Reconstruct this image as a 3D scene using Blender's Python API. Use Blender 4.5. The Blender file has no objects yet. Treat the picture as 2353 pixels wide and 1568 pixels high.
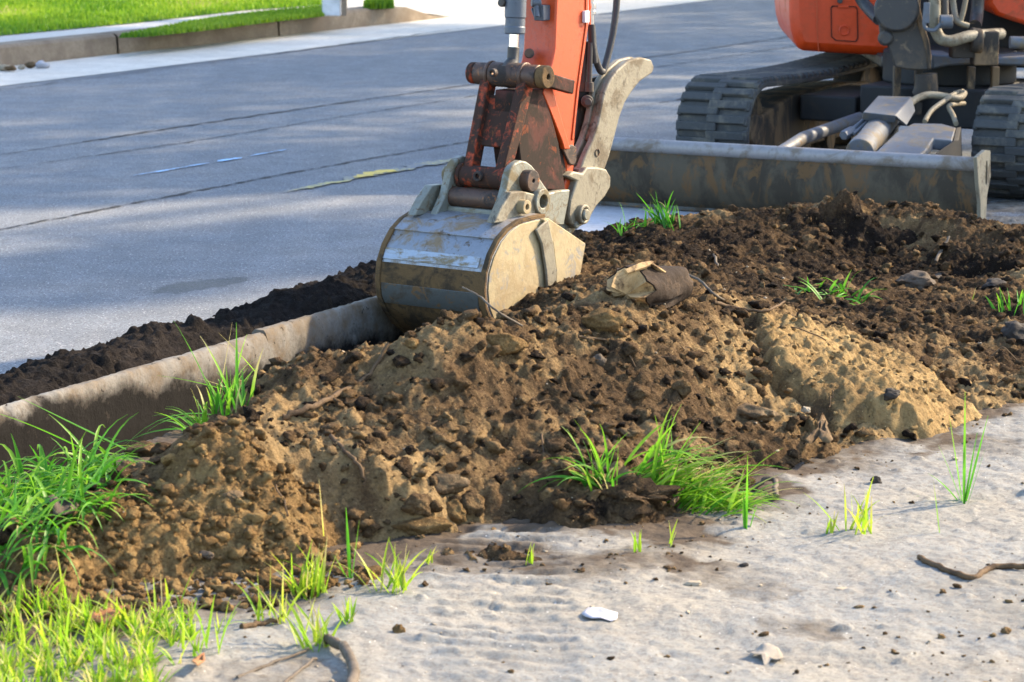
import bpy, bmesh, math, random
import numpy as np
from mathutils import Vector, Matrix, noise as mnoise

# ------------------------------------------------------------------ camera, sky, sun, exposure
scene = bpy.context.scene
COL = scene.collection
R = math.radians
CAMZ = 1.5
F_PX = 6200.0                       # focal length in pixels of a 2353 px wide frame
PITCH = math.atan(1134 / F_PX)
cam_d = bpy.data.cameras.new('camera'); cam = bpy.data.objects.new('camera', cam_d); COL.objects.link(cam)
cam.location = (0, 0, CAMZ); cam.rotation_euler = (math.pi / 2 - PITCH, 0, 0)
cam_d.sensor_width = 36; cam_d.lens = F_PX / 2353 * 36
cam_d.clip_start = 0.1; cam_d.clip_end = 2000
cam_d.dof.use_dof = True; cam_d.dof.focus_distance = 7.3; cam_d.dof.aperture_fstop = 10.5
scene.camera = cam

SUN_AZ, SUN_EL = 62.0, 32.0           # degrees clockwise from +Y, elevation
world = bpy.data.worlds.new('World'); scene.world = world; world.use_nodes = True
wn = world.node_tree.nodes; wl = world.node_tree.links
bg = wn['Background']; sky = wn.new('ShaderNodeTexSky'); sky.sky_type = 'NISHITA'; sky.sun_disc = False
sky.sun_elevation = R(SUN_EL); sky.sun_rotation = R(SUN_AZ)
sky.air_density = 1.0; sky.dust_density = 1.2; sky.ozone_density = 1.2
wl.new(sky.outputs[0], bg.inputs[0]); bg.inputs[1].default_value = 0.15
sun_d = bpy.data.lights.new('sun', 'SUN'); sun = bpy.data.objects.new('sun', sun_d); COL.objects.link(sun)
sun_d.energy = 3.2; sun_d.angle = R(1.2); sun_d.color = (1.0, 0.80, 0.54)
to_sun = Vector((math.sin(R(SUN_AZ)) * math.cos(R(SUN_EL)), math.cos(R(SUN_AZ)) * math.cos(R(SUN_EL)), math.sin(R(SUN_EL))))
sun.rotation_euler = to_sun.to_track_quat('Z', 'Y').to_euler(); sun.location = (0, 0, 30)
scene.view_settings.view_transform = 'Standard'; scene.view_settings.look = 'None'
scene.view_settings.exposure = 1.95; scene.view_settings.gamma = 1.0

# ------------------------------------------------------------------ rays of the photograph's frame (2353 x 1568)
cp, sp = math.cos(PITCH), math.sin(PITCH)
def ray(u, v):
    return Vector((u - 1176.5, F_PX * cp + (784 - v) * sp, -F_PX * sp + (784 - v) * cp))
CAM = Vector((0, 0, CAMZ))
def at(u, v, z):
    d = ray(u, v); return CAM + d * ((z - CAMZ) / d.z)
def aty(u, v, y):
    d = ray(u, v); return CAM + d * (y / d.y)
def plane(u, v, n, dist):
    d = ray(u, v); n = Vector(n); return CAM + d * ((dist - CAM.dot(n)) / d.dot(n))

# road frame: s along the road, t from the near kerb face towards the verge
RYAW = math.atan(0.533)
RD = Vector((math.sin(RYAW), math.cos(RYAW), 0)); RN = Vector((math.cos(RYAW), -math.sin(RYAW), 0))
k0 = at(870, 700, .12); k1 = at(0, 935, .12)
T0 = (k0.dot(RN) + k1.dot(RN)) / 2
def st(s, t, z=0.0): return RD * s + RN * (t + T0) + Vector((0, 0, z))
def to_st(p): return p.dot(RD), p.dot(RN) - T0

# ------------------------------------------------------------------ materials
def new_mat(name):
    m = bpy.data.materials.new(name); m.use_nodes = True
    nt = m.node_tree; b = nt.nodes['Principled BSDF']
    return m, nt, b
class NT:
    def __init__(s, nt): s.nt = nt; s.n = nt.nodes; s.l = nt.links
    def coord(s, scale=(1, 1, 1), rot=(0, 0, 0), kind='Object'):
        c = s.n.new('ShaderNodeTexCoord'); m = s.n.new('ShaderNodeMapping')
        m.inputs['Scale'].default_value = scale; m.inputs['Rotation'].default_value = rot
        s.l.new(c.outputs[kind], m.inputs[0]); return m.outputs[0]
    def noise(s, vec, scale, detail=6, rough=.6, dist=0):
        t = s.n.new('ShaderNodeTexNoise'); t.inputs['Scale'].default_value = scale
        t.inputs['Detail'].default_value = detail; t.inputs['Roughness'].default_value = rough
        t.inputs['Distortion'].default_value = dist
        s.l.new(vec, t.inputs['Vector']); return t.outputs['Fac']
    def voro(s, vec, scale, feature='F1', out='Distance'):
        t = s.n.new('ShaderNodeTexVoronoi'); t.feature = feature; t.inputs['Scale'].default_value = scale
        s.l.new(vec, t.inputs['Vector']); return t.outputs[out]
    def ramp(s, fac, stops):
        r = s.n.new('ShaderNodeValToRGB'); e = r.color_ramp.elements
        while len(e) < len(stops): e.new(0.5)
        for i, (p, c) in enumerate(stops):
            e[i].position = p; e[i].color = (*c, 1) if len(c) == 3 else c
        s.l.new(fac, r.inputs[0]); return r.outputs[0]
    def mix(s, fac, a, b, mode='MIX'):
        m = s.n.new('ShaderNodeMix'); m.data_type = 'RGBA'; m.blend_type = mode
        for sock, val in ((m.inputs[0], fac), (m.inputs[6], a), (m.inputs[7], b)):
            if isinstance(val, (int, float)): sock.default_value = val
            elif isinstance(val, tuple): sock.default_value = (*val, 1)
            else: s.l.new(val, sock)
        return m.outputs[2]
    def math(s, op, a, b=0.0):
        m = s.n.new('ShaderNodeMath'); m.operation = op
        for sock, val in ((m.inputs[0], a), (m.inputs[1], b)):
            if isinstance(val, (int, float)): sock.default_value = val
            else: s.l.new(val, sock)
        return m.outputs[0]
    def bump(s, h, strength, dist, prev=None):
        b = s.n.new('ShaderNodeBump'); b.inputs['Strength'].default_value = strength; b.inputs['Distance'].default_value = dist
        s.l.new(h, b.inputs['Height'])
        if prev is not None: s.l.new(prev, b.inputs['Normal'])
        return b.outputs[0]
    def sep(s, vec):
        x = s.n.new('ShaderNodeSeparateXYZ'); s.l.new(vec, x.inputs[0]); return x.outputs
    def attr(s, name):
        a = s.n.new('ShaderNodeAttribute'); a.attribute_name = name; return a.outputs['Fac']
    def link(s, a, b): s.l.new(a, b)
BW = ((0, (0, 0, 0)), (1, (1, 1, 1)))
def g(v): return (v, v, v)

def soil_mat(name, dark, mid, tan, rough=.95, bump=1.0):
    m, nt, b = new_mat(name); N = NT(nt); v = N.coord()
    n1 = N.noise(v, 3.2, 8, .65); n2 = N.noise(v, 24, 8, .7); n3 = N.noise(v, 160, 5, .7)
    f = N.math('ADD', N.attr('tint'), N.math('MULTIPLY', N.math('SUBTRACT', n2, .5), 1.0))
    f = N.math('ADD', f, N.math('MULTIPLY', N.math('SUBTRACT', n1, .5), .55))
    f = N.math('ADD', f, N.math('MULTIPLY', N.math('SUBTRACT', n3, .5), .8))
    c = N.ramp(f, ((0.0, dark), (.5, mid), (1.0, tan)))
    pale = N.ramp(N.voro(v, 95), ((.0, g(1)), (.13, g(1)), (.17, g(0)), (1, g(0))))
    sel = N.ramp(N.noise(v, 60, 2, .5), ((.56, g(0)), (.6, g(.55))))
    c = N.mix(N.mix(1.0, pale, sel, 'MULTIPLY'), c, tuple(min(1, x * 1.6 + .03) for x in tan))
    N.link(c, b.inputs['Base Color']); b.inputs['Roughness'].default_value = rough
    b.inputs['Specular IOR Level'].default_value = .15
    N.link(N.bump(n3, bump, .012, N.bump(n2, bump, .03)), b.inputs['Normal'])
    return m
M = {}
M['soil'] = soil_mat('dark loam', (.022, .014, .009), (.150, .092, .045), (.42, .28, .130))
M['brown'] = soil_mat('brown soil', (.060, .036, .015), (.235, .140, .056), (.50, .33, .135))
M['yellow'] = soil_mat('yellow sand', (.075, .048, .025), (.29, .188, .080), (.47, .33, .15), bump=.7)
M['black'] = soil_mat('black loam', (.010, .008, .007), (.032, .025, .021), (.09, .068, .05))

def sand_mat():
    m, nt, b = new_mat('pale silt'); N = NT(nt); v = N.coord(); vs = N.coord(scale=(1, 1, 1), rot=(0, 0, .5))
    n1 = N.noise(v, 1.6, 7, .6); n2 = N.noise(v, 11, 8, .65); n3 = N.noise(v, 120, 6, .75)
    c = N.ramp(n1, ((.3, (.180, .172, .150)), (.46, (.232, .234, .222)), (.60, (.268, .250, .210)), (.75, (.215, .218, .212))))
    c = N.mix(N.ramp(n2, ((.35, g(.4)), (.55, g(0)))), c, (.25, .22, .18))
    c = N.mix(N.ramp(n3, ((.40, g(.8)), (.52, g(0)))), c, (.17, .15, .125))
    sp_ = N.ramp(N.voro(v, 70), ((.0, g(1)), (.10, g(1)), (.13, g(0)), (1, g(0))))
    sel = N.ramp(N.noise(v, 40, 2, .5), ((.55, g(0)), (.6, g(.8))))
    c = N.mix(N.mix(1.0, sp_, sel, 'MULTIPLY'), c, (.66, .62, .56))
    dirt = N.attr('tint')
    c = N.mix(N.ramp(N.math('ADD', dirt, N.math('MULTIPLY', N.math('SUBTRACT', n2, .5), .9)), ((.35, g(0)), (.75, g(1)))), c, (.075, .055, .038))
    N.link(c, b.inputs['Base Color']); b.inputs['Roughness'].default_value = .92; b.inputs['Specular IOR Level'].default_value = .2
    N.link(N.bump(n3, .55, .005, N.bump(n2, .5, .012)), b.inputs['Normal'])
    return m
M['silt'] = sand_mat()

def asphalt_mat(name='asphalt', k=1.0):
    m, nt, b = new_mat(name); N = NT(nt); v = N.coord()
    vr2 = N.coord(scale=(1.0, .12, 1), rot=(0, 0, RYAW))
    n1 = N.noise(vr2, 1.6, 6, .6); n2 = N.noise(v, 5, 6, .6); n3 = N.noise(v, 110, 5, .85); n4 = N.noise(v, 38, 4, .8)
    q = lambda c: tuple(x * k for x in c)
    c = N.ramp(n1, ((.32, q((.172, .190, .214))), (.5, q((.210, .228, .252))), (.68, q((.262, .266, .270)))))
    c = N.mix(N.ramp(n2, ((.4, g(.35)), (.6, g(0)))), c, q((.105, .112, .125)))
    c = N.mix(N.ramp(n4, ((.38, g(.45)), (.5, g(0)))), c, q((.08, .085, .092)))
    c = N.mix(N.ramp(n3, ((.40, g(.95)), (.50, g(0)))), c, q((.045, .048, .052)))
    st_ = N.ramp(N.voro(v, 75), ((.0, g(1)), (.20, g(1)), (.28, g(0)), (1, g(0))))
    sel = N.ramp(N.noise(v, 60, 2, .5), ((.48, g(0)), (.54, g(.9))))
    c = N.mix(N.mix(1.0, st_, sel, 'MULTIPLY'), c, q((.44, .43, .42)))
    sc_ = at(455, 657, 0); mp_ = nt.nodes.new('ShaderNodeMapping'); mp_.vector_type = 'TEXTURE'
    N.link(v, mp_.inputs[0]); mp_.inputs['Location'].default_value = (sc_.x, sc_.y, 0); mp_.inputs['Rotation'].default_value = (0, 0, .9); mp_.inputs['Scale'].default_value = (.24, .10, 1)
    ln = nt.nodes.new('ShaderNodeVectorMath'); ln.operation = 'LENGTH'; N.link(mp_.outputs[0], ln.inputs[0])
    e_ = N.math('ADD', ln.outputs['Value'], N.math('MULTIPLY', N.math('SUBTRACT', N.noise(v, 9, 6, .65), .5), 1.6))
    c = N.mix(N.ramp(e_, ((.75, g(.62)), (1.0, g(0)))), c, q((.045, .052, .052)))
    N.link(c, b.inputs['Base Color']); b.inputs['Roughness'].default_value = .85
    b.inputs['Specular IOR Level'].default_value = .3
    N.link(N.bump(n3, .8, .006), b.inputs['Normal'])
    return m
M['stain'] = asphalt_mat('damp asphalt stain', .62)
M['asphalt'] = asphalt_mat()

def concrete_mat(name, base, dirt, amount=.5, scale=8):
    m, nt, b = new_mat(name); N = NT(nt); v = N.coord()
    n1 = N.noise(v, scale, 8, .7); n2 = N.noise(v, scale * 12, 6, .7); n0 = N.noise(v, scale * .3, 4, .6)
    c = N.ramp(n0, ((.3, tuple(x * .8 for x in base)), (.7, base)))
    c = N.mix(N.ramp(n1, ((.42, g(amount)), (.6, g(0)))), c, dirt)
    c = N.mix(N.ramp(n2, ((.35, g(.6)), (.5, g(0)))), c, tuple(x * .5 for x in base))
    N.link(c, b.inputs['Base Color']); b.inputs['Roughness'].default_value = .88
    N.link(N.bump(n2, .4, .004, N.bump(n1, .3, .01)), b.inputs['Normal'])
    return m
M['gutter'] = concrete_mat('gutter concrete with painted sun', (.68, .64, .56), (.42, .38, .33), .4)  # sunlight put into the pale cream colour
M['apron'] = concrete_mat('apron concrete', (.46, .47, .50), (.3, .28, .25), .3, 3)
M['walk'] = concrete_mat('sidewalk concrete', (.55, .53, .49), (.40, .36, .3), .3)
M['kerb_far'] = concrete_mat('old shade-brown kerb concrete', (.27, .22, .165), (.12, .09, .065), .6, 4)  # dirty concrete, browned further to paint in the shade on its face

def kerb_mat():
    m, nt, b = new_mat('mud and shade kerb concrete'); N = NT(nt); v = N.coord(); x = N.sep(v)
    n1 = N.noise(v, 9, 8, .7); n2 = N.noise(v, 90, 6, .7); n0 = N.noise(v, 3, 4, .6)
    c = N.ramp(n0, ((.3, (.145, .128, .104)), (.7, (.235, .225, .20))))
    c = N.mix(N.ramp(n1, ((.40, g(.85)), (.58, g(0)))), c, (.13, .09, .05))
    c = N.mix(N.ramp(n2, ((.38, g(.8)), (.5, g(0)))), c, (.14, .12, .1))
    # caked soil below an uneven line, blackened to paint in the trench's shade
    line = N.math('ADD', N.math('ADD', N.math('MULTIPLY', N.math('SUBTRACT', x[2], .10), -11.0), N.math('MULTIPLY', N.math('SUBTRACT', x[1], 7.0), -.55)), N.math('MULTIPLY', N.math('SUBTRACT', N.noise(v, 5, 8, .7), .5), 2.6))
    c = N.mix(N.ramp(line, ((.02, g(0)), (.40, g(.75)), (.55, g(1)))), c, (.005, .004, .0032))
    spots = N.ramp(N.noise(v, 26, 5, .7), ((.62, g(0)), (.66, g(1))))
    c = N.mix(spots, c, (.03, .024, .018))
    N.link(c, b.inputs['Base Color']); b.inputs['Roughness'].default_value = .9
    N.link(N.bump(n2, .4, .004, N.bump(n1, .5, .012)), b.inputs['Normal'])
    return m
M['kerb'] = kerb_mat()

def metal_mat(name, base, dirt, dirt_amt=.5, metallic=0.0, rough=.5, scale=9, rust=None, stretch=(1, 1, 1), rust_lo=.58, bump=.25):
    m, nt, b = new_mat(name); N = NT(nt); v = N.coord(scale=stretch)
    n1 = N.noise(v, scale, 8, .7, .4); n2 = N.noise(v, scale * 7, 8, .7); n3 = N.noise(v, scale * 2.3, 6, .7, .8)
    lo = .62 - dirt_amt * .3
    mask = N.ramp(n1, ((lo, g(0)), (lo + .12, g(1))))
    c = N.mix(N.ramp(n2, ((.35, g(.35)), (.55, g(0)))), base, tuple(x * .55 for x in base))
    c = N.mix(mask, c, dirt)
    rm = None
    if rust:
        rm = N.ramp(n3, ((rust_lo, g(0)), (rust_lo + .07, g(1))))
        c = N.mix(rm, c, rust)
    N.link(c, b.inputs['Base Color'])
    b.inputs['Metallic'].default_value = metallic
    if metallic > 0: N.link(N.math('MULTIPLY', N.math('SUBTRACT', 1.0, mask), metallic), b.inputs['Metallic'])
    r = N.ramp(mask, ((0, g(rough)), (1, g(.85))))
    r = N.mix(N.ramp(n2, ((.4, g(0)), (.6, g(.35)))), r, g(.8))
    N.link(r, b.inputs['Roughness'])
    N.link(N.bump(n2, bump, .003, N.bump(mask, bump * .6, .002)), b.inputs['Normal'])
    return m
M['orange'] = metal_mat('orange paint', (.50, .060, .008), (.33, .045, .012), .1, 0, .34, 16, rust=(.08, .025, .013), rust_lo=.63, bump=.12)
M['orange_clean'] = metal_mat('orange body paint', (.56, .050, .004), (.30, .060, .018), .28, 0, .35, 5, bump=.05)
M['link'] = metal_mat('worn orange link', (.42, .060, .018), (.045, .024, .017), .85, 0, .5, 20, rust=(.14, .05, .02))
M['greasy_shaded'] = metal_mat('greasy dark red steel', (.060, .012, .007), (.022, .014, .010), .7, 0, .5, 10, rust=(.14, .035, .012))  # grease, with the shade of the arm front put into the colour
M['grease'] = metal_mat('rusty greased boss', (.085, .045, .028), (.030, .022, .018), .5, .2, .42, 14, rust=(.22, .085, .025))
M['steel_shell'] = metal_mat('bucket steel', (.27, .285, .31), (.20, .14, .08), .42, .6, .38, 11, rust=(.11, .072, .038), bump=.5, stretch=(1, 1, 1))
M['steel_worn'] = metal_mat('polished wear steel', (.36, .39, .43), (.20, .155, .09), .5, .7, .36, 14, stretch=(1, 1, 3))
M['steel_dark'] = metal_mat('dark wear steel', (.075, .080, .076), (.05, .036, .022), .45, .15, .5, 9, rust=(.14, .075, .028), rust_lo=.56)
M['mudband'] = metal_mat('mud caked steel', (.135, .080, .034), (.045, .031, .018), .5, .0, .85, 12, rust=(.06, .04, .022), rust_lo=.55, bump=.7)
M['cream'] = metal_mat('cream dusty steel', (.35, .275, .15), (.29, .215, .11), .5, .05, .6, 8, rust=(.22, .20, .165), rust_lo=.55, bump=.5)
M['cream2'] = metal_mat('grey cream cast steel', (.215, .190, .135), (.12, .092, .056), .45, .15, .5, 10, rust=(.075, .060, .04), rust_lo=.57, bump=.6)
M['earsteel'] = metal_mat('grey green painted steel', (.21, .215, .18), (.15, .115, .06), .45, .25, .42, 12, rust=(.12, .07, .028), rust_lo=.56, bump=.5)
M['slate'] = metal_mat('slate paint', (.085, .10, .125), (.04, .042, .046), .3, .1, .4, 9, rust=(.25, .24, .22), rust_lo=.7)
M['chrome'], _, _b = new_mat('chrome'); _b.inputs['Base Color'].default_value = (.75, .76, .78, 1); _b.inputs['Metallic'].default_value = 1; _b.inputs['Roughness'].default_value = .13
M['hose'] = metal_mat('black rubber hose', (.022, .022, .024), (.06, .055, .05), .3, 0, .5, 12)
M['blackcast'] = metal_mat('black cast steel', (.035, .032, .030), (.085, .065, .045), .4, .1, .45, 8, rust=(.13, .095, .06), rust_lo=.6)
M['bladeface'] = metal_mat('blade face steel', (.080, .064, .042), (.045, .036, .025), .5, .05, .6, 6, rust=(.115, .065, .028), rust_lo=.52, stretch=(1, 1, .5))
M['bladetop'] = metal_mat('worn blade tube', (.27, .255, .25), (.16, .13, .10), .4, .3, .5, 8)
M['dusty_blue'] = metal_mat('dusty blue grey steel', (.11, .125, .15), (.15, .12, .08), .4, .2, .5, 9, rust=(.13, .08, .045), rust_lo=.6)
M['rubber'] = metal_mat('dusty track rubber', (.060, .062, .062), (.125, .115, .095), .4, 0, .75, 7, bump=.5)
M['frame_dark'] = metal_mat('muddy track frame', (.045, .038, .032), (.19, .125, .070), .5, 0, .7, 6, rust=(.26, .18, .10), rust_lo=.62, stretch=(1, 1, .4))
M['pit'] = metal_mat('black inside', (.012, .012, .013), (.03, .025, .02), .3, 0, .7, 8)
M['tanhose'] = metal_mat('dusty hose', (.25, .21, .14), (.14, .11, .07), .3, 0, .6, 12)
M['oldwood'] = metal_mat('bark covered root', (.022, .013, .008), (.055, .033, .018), .35, 0, .9, 14, bump=.8)
M['cutwood'] = metal_mat('pale split wood', (.46, .30, .14), (.10, .06, .03), .35, 0, .8, 16, rust=(.16, .11, .07), rust_lo=.6, bump=.8)
M['twig'] = metal_mat('dry twig', (.115, .072, .038), (.06, .036, .02), .4, 0, .85, 22, bump=.5)
M['greyroot'] = metal_mat('grey root', (.13, .105, .08), (.08, .06, .042), .4, 0, .85, 18, bump=.5)
M['stone'] = metal_mat('brown stone', (.150, .098, .050), (.085, .053, .026), .6, 0, .9, 16, rust=(.20, .14, .075), bump=.9)
M['stone_grey'] = metal_mat('grey stone', (.085, .064, .046), (.06, .04, .026), .4, 0, .85, 12, bump=.5)
M['stone_dark'] = metal_mat('dark stone', (.035, .029, .024), (.06, .044, .032), .35, 0, .8, 12, bump=.5)
M['stone_pale'] = metal_mat('pale stone', (.34, .28, .20), (.22, .17, .11), .3, 0, .8, 12, bump=.3)
M['paper'] = metal_mat('white paper', (.42, .41, .44), (.40, .37, .34), .2, 0, .8, 30, bump=.2)
M['dryleaf'] = metal_mat('dry leaf', (.28, .12, .05), (.40, .22, .10), .4, 0, .7, 25, bump=.4)
M['paleleaf'] = metal_mat('bleached leaf', (.28, .25, .21), (.26, .22, .17), .35, 0, .75, 25, bump=.4)
M['post_white'] = metal_mat('white post', (.60, .60, .62), (.42, .42, .44), .3, 0, .6, 4)
M['post_wood'] = metal_mat('wood post', (.22, .16, .11), (.12, .09, .06), .4, 0, .85, 6)
M['crack'] = metal_mat('tar in crack', (.060, .060, .062), (.10, .10, .10), .4, 0, .9, 30)
M['patch'] = metal_mat('damp asphalt', (.070, .075, .078), (.09, .092, .09), .4, 0, .8, 60)
M['bark'] = metal_mat('tree bark', (.12, .09, .065), (.07, .052, .04), .5, 0, .9, 10, bump=.8)

for k in ('crack', 'patch'):
    M[k].node_tree.nodes['Principled BSDF'].inputs['Specular IOR Level'].default_value = .08
def paint_mat(name, col, lo):
    m, nt, b = new_mat(name); N = NT(nt); v = N.coord()
    n = N.noise(v, 60, 6, .8); n2 = N.noise(v, 3, 3, .5)
    f = N.ramp(N.math('ADD', n, N.math('MULTIPLY', N.math('SUBTRACT', n2, .5), .6)), ((lo, g(0)), (lo + .14, g(1))))
    N.link(N.mix(f, (.165, .172, .185), col), b.inputs['Base Color']); b.inputs['Roughness'].default_value = .8
    return m
M['bluepaint'] = paint_mat('blue marking spray', (.34, .60, .92), .42)
M['yellowpaint'] = paint_mat('yellow marking spray', (.50, .42, .13), .47)
M['yellowdense'] = paint_mat('dense yellow spray', (.72, .50, .08), .36)

def leaf_mat(name, a, b_, c_, trans=.45):
    m, nt, b = new_mat(name); N = NT(nt); v = N.coord()
    at_ = N.attr('hue')
    c = N.ramp(at_, ((0, a), (.45, b_), (.88, c_), (1.0, (.46, .40, .16))))
    c = N.mix(N.ramp(N.noise(v, 30, 4, .6), ((.35, g(.3)), (.6, g(0)))), c, tuple(x * .5 for x in a))
    N.link(c, b.inputs['Base Color']); b.inputs['Roughness'].default_value = .45
    b.inputs['Specular IOR Level'].default_value = .35
    tr = nt.nodes.new('ShaderNodeBsdfTranslucent'); N.link(c, tr.inputs[0])
    mx = nt.nodes.new('ShaderNodeMixShader'); mx.inputs[0].default_value = trans
    N.link(b.outputs[0], mx.inputs[1]); N.link(tr.outputs[0], mx.inputs[2])
    N.link(mx.outputs[0], nt.nodes['Material Output'].inputs[0])
    return m
M['grass'] = leaf_mat('fresh grass', (.030, .150, .014), (.095, .33, .020), (.27, .48, .035), .5)
M['grass_y'] = leaf_mat('yellow green grass', (.09, .23, .014), (.26, .48, .02), (.50, .60, .05), .55)
M['lawn'] = leaf_mat('lawn grass', (.05, .16, .01), (.16, .31, .012), (.34, .46, .03), .4)
M['treeleaf'] = leaf_mat('tree leaves', (.03, .075, .012), (.05, .11, .018), (.08, .15, .025), .3)
def lawn_base():
    m, nt, b = new_mat('lawn turf'); N = NT(nt); v = N.coord()
    c = N.ramp(N.noise(v, 6, 8, .7), ((.3, (.05, .14, .01)), (.6, (.15, .33, .015))))
    N.link(c, b.inputs['Base Color']); b.inputs['Roughness'].default_value = .9
    N.link(N.bump(N.noise(v, 60, 6, .7), .8, .03), b.inputs['Normal']); return m
M['turf'] = lawn_base()

for k_ in ('bladeface', 'mudband', 'greasy_shaded', 'link', 'rubber', 'frame_dark', 'kerb', 'kerb_far', 'oldwood', 'cutwood', 'twig', 'greyroot', 'stone', 'stone_grey', 'stone_dark', 'stone_pale', 'dryleaf', 'paleleaf', 'paper'): M[k_].node_tree.nodes['Principled BSDF'].inputs['Specular IOR Level'].default_value = .22

# ------------------------------------------------------------------ mesh helpers
def finish(me, smooth_angle=35):
    me.polygons.foreach_set('use_smooth', [True] * len(me.polygons))
    if smooth_angle < 180: me.set_sharp_from_angle(angle=R(smooth_angle))
    me.update()
def link_obj(name, me, mat, parent=None, bevel=0, angle=35):
    me.name = name
    if mat is not None: me.materials.append(M[mat] if isinstance(mat, str) else mat)
    finish(me, angle)
    o = bpy.data.objects.new(name, me); COL.objects.link(o)
    if parent is not None:
        o.parent = parent; o.matrix_parent_inverse = parent.matrix_world.inverted()
    if bevel:
        b = o.modifiers.new('bevel', 'BEVEL'); b.width = bevel; b.segments = 2; b.limit_method = 'ANGLE'; b.angle_limit = R(40)
        b.harden_normals = False
    return o
def tag(o, label=None, cat=None, group=None, kind=None):
    for k, v in (('label', label), ('category', cat), ('group', group), ('kind', kind)):
        if v: o[k] = v
    return o
def empty(name, loc=(0, 0, 0)):
    e = bpy.data.objects.new(name, None); COL.objects.link(e); e.location = loc; e.empty_display_size = .1
    bpy.context.view_layer.update(); return e

class MB:
    def __init__(s): s.v = []; s.f = []
    def add(s, vs, fs):
        o = len(s.v); s.v += [tuple(x) for x in vs]; s.f += [tuple(i + o for i in f) for f in fs]; return s
    def prism(s, pts, ext):
        """closed polygon (3-D points) extruded by vector ext"""
        n = len(pts); ext = Vector(ext)
        a = [Vector(p) for p in pts]; b = [p + ext for p in a]
        nrm = Vector((0, 0, 0))
        for i in range(n): nrm += a[i].cross(a[(i + 1) % n])
        flip = nrm.dot(ext) > 0
        fs = [tuple(range(n)), tuple(range(2 * n - 1, n - 1, -1))] + [(i, n + i, n + (i + 1) % n, (i + 1) % n) for i in range(n)]
        if flip: fs = [tuple(reversed(f)) for f in fs]
        return s.add(a + b, fs)
    def frame_prism(s, outer, inner, ext):
        n = len(outer); ext = Vector(ext)
        vs = list(outer) + list(inner) + [Vector(p) + ext for p in outer] + [Vector(p) + ext for p in inner]
        fs = []
        for i in range(n):
            j = (i + 1) % n
            fs += [(i, j, n + j, n + i), (2 * n + i, 3 * n + i, 3 * n + j, 2 * n + j), (i, 2 * n + i, 2 * n + j, j), (n + i, n + j, 3 * n + j, 3 * n + i)]
        return s.add(vs, fs)
    def box(s, c, ax, ay, az, hx, hy, hz):
        c = Vector(c); ax = Vector(ax) * hx; ay = Vector(ay) * hy; az = Vector(az) * hz
        vs = [c + ax * i + ay * j + az * k for i in (-1, 1) for j in (-1, 1) for k in (-1, 1)]
        return s.add(vs, [(0, 1, 3, 2), (4, 6, 7, 5), (0, 4, 5, 1), (2, 3, 7, 6), (0, 2, 6, 4), (1, 5, 7, 3)])
    def tube(s, path, rad, seg=16, cap=True, wob=0, seed=0, flat=1.0):
        path = [Vector(p) for p in path]; n = len(path)
        if not hasattr(rad, '__len__'): rad = [rad] * n
        tan = [(path[min(i + 1, n - 1)] - path[max(i - 1, 0)]).normalized() for i in range(n)]
        ref = Vector((0, 0, 1)) if abs(tan[0].z) < .9 else Vector((1, 0, 0))
        u = tan[0].cross(ref).normalized(); vs = []
        rng = random.Random(seed)
        for i in range(n):
            u = (u - tan[i] * u.dot(tan[i])).normalized(); w = tan[i].cross(u)
            for k in range(seg):
                a = 2 * math.pi * k / seg; rr = rad[i] * (1 + wob * (rng.random() - .5))
                vs.append(path[i] + u * math.cos(a) * rr + w * math.sin(a) * rr * flat)
        fs = [(i * seg + k, i * seg + (k + 1) % seg, (i + 1) * seg + (k + 1) % seg, (i + 1) * seg + k) for i in range(n - 1) for k in range(seg)]
        if cap:
            fs.append(tuple(reversed(range(seg)))); fs.append(tuple(range((n - 1) * seg, n * seg)))
        return s.add(vs, fs)
    def ring(s, c, axis, r_out, r_in, h, seg=28):
        """annular boss centred on c, from -h/2 to h/2 on axis"""
        c = Vector(c); a = Vector(axis).normalized(); ref = Vector((0, 0, 1)) if abs(a.z) < .9 else Vector((1, 0, 0))
        u = a.cross(ref).normalized(); w = a.cross(u); vs = []
        for rr, z in ((r_out, -h / 2), (r_out, h / 2), (r_in, h / 2), (r_in, -h / 2)):
            for k in range(seg):
                t = 2 * math.pi * k / seg; vs.append(c + a * z + (u * math.cos(t) + w * math.sin(t)) * rr)
        fs = []
        for q in range(4):
            for k in range(seg):
                k2 = (k + 1) % seg; q2 = (q + 1) % 4
                fs.append((q * seg + k, q * seg + k2, q2 * seg + k2, q2 * seg + k))
        return s.add(vs, fs)
    def build(s, name, mat, parent=None, bevel=0, angle=35):
        me = bpy.data.meshes.new(name); me.from_pydata(s.v, [], s.f); me.validate()
        bm = bmesh.new(); bm.from_mesh(me); bmesh.ops.recalc_face_normals(bm, faces=bm.faces); bm.to_mesh(me); bm.free()
        return link_obj(name, me, mat, parent, bevel, angle)

def np_mesh(name, V, Q, attrs=None):
    me = bpy.data.meshes.new(name); me.vertices.add(len(V)); me.vertices.foreach_set('co', V.astype(np.float32).ravel())
    k = Q.shape[1]; me.loops.add(Q.size); me.loops.foreach_set('vertex_index', Q.astype(np.int32).ravel())
    me.polygons.add(len(Q)); me.polygons.foreach_set('loop_start', np.arange(0, Q.size, k, dtype=np.int32))
    me.update(calc_edges=True)
    for kx, a in (attrs or {}).items():
        at_ = me.attributes.new(kx, 'FLOAT', 'POINT'); at_.data.foreach_set('value', a.astype(np.float32).ravel())
    return me

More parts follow.
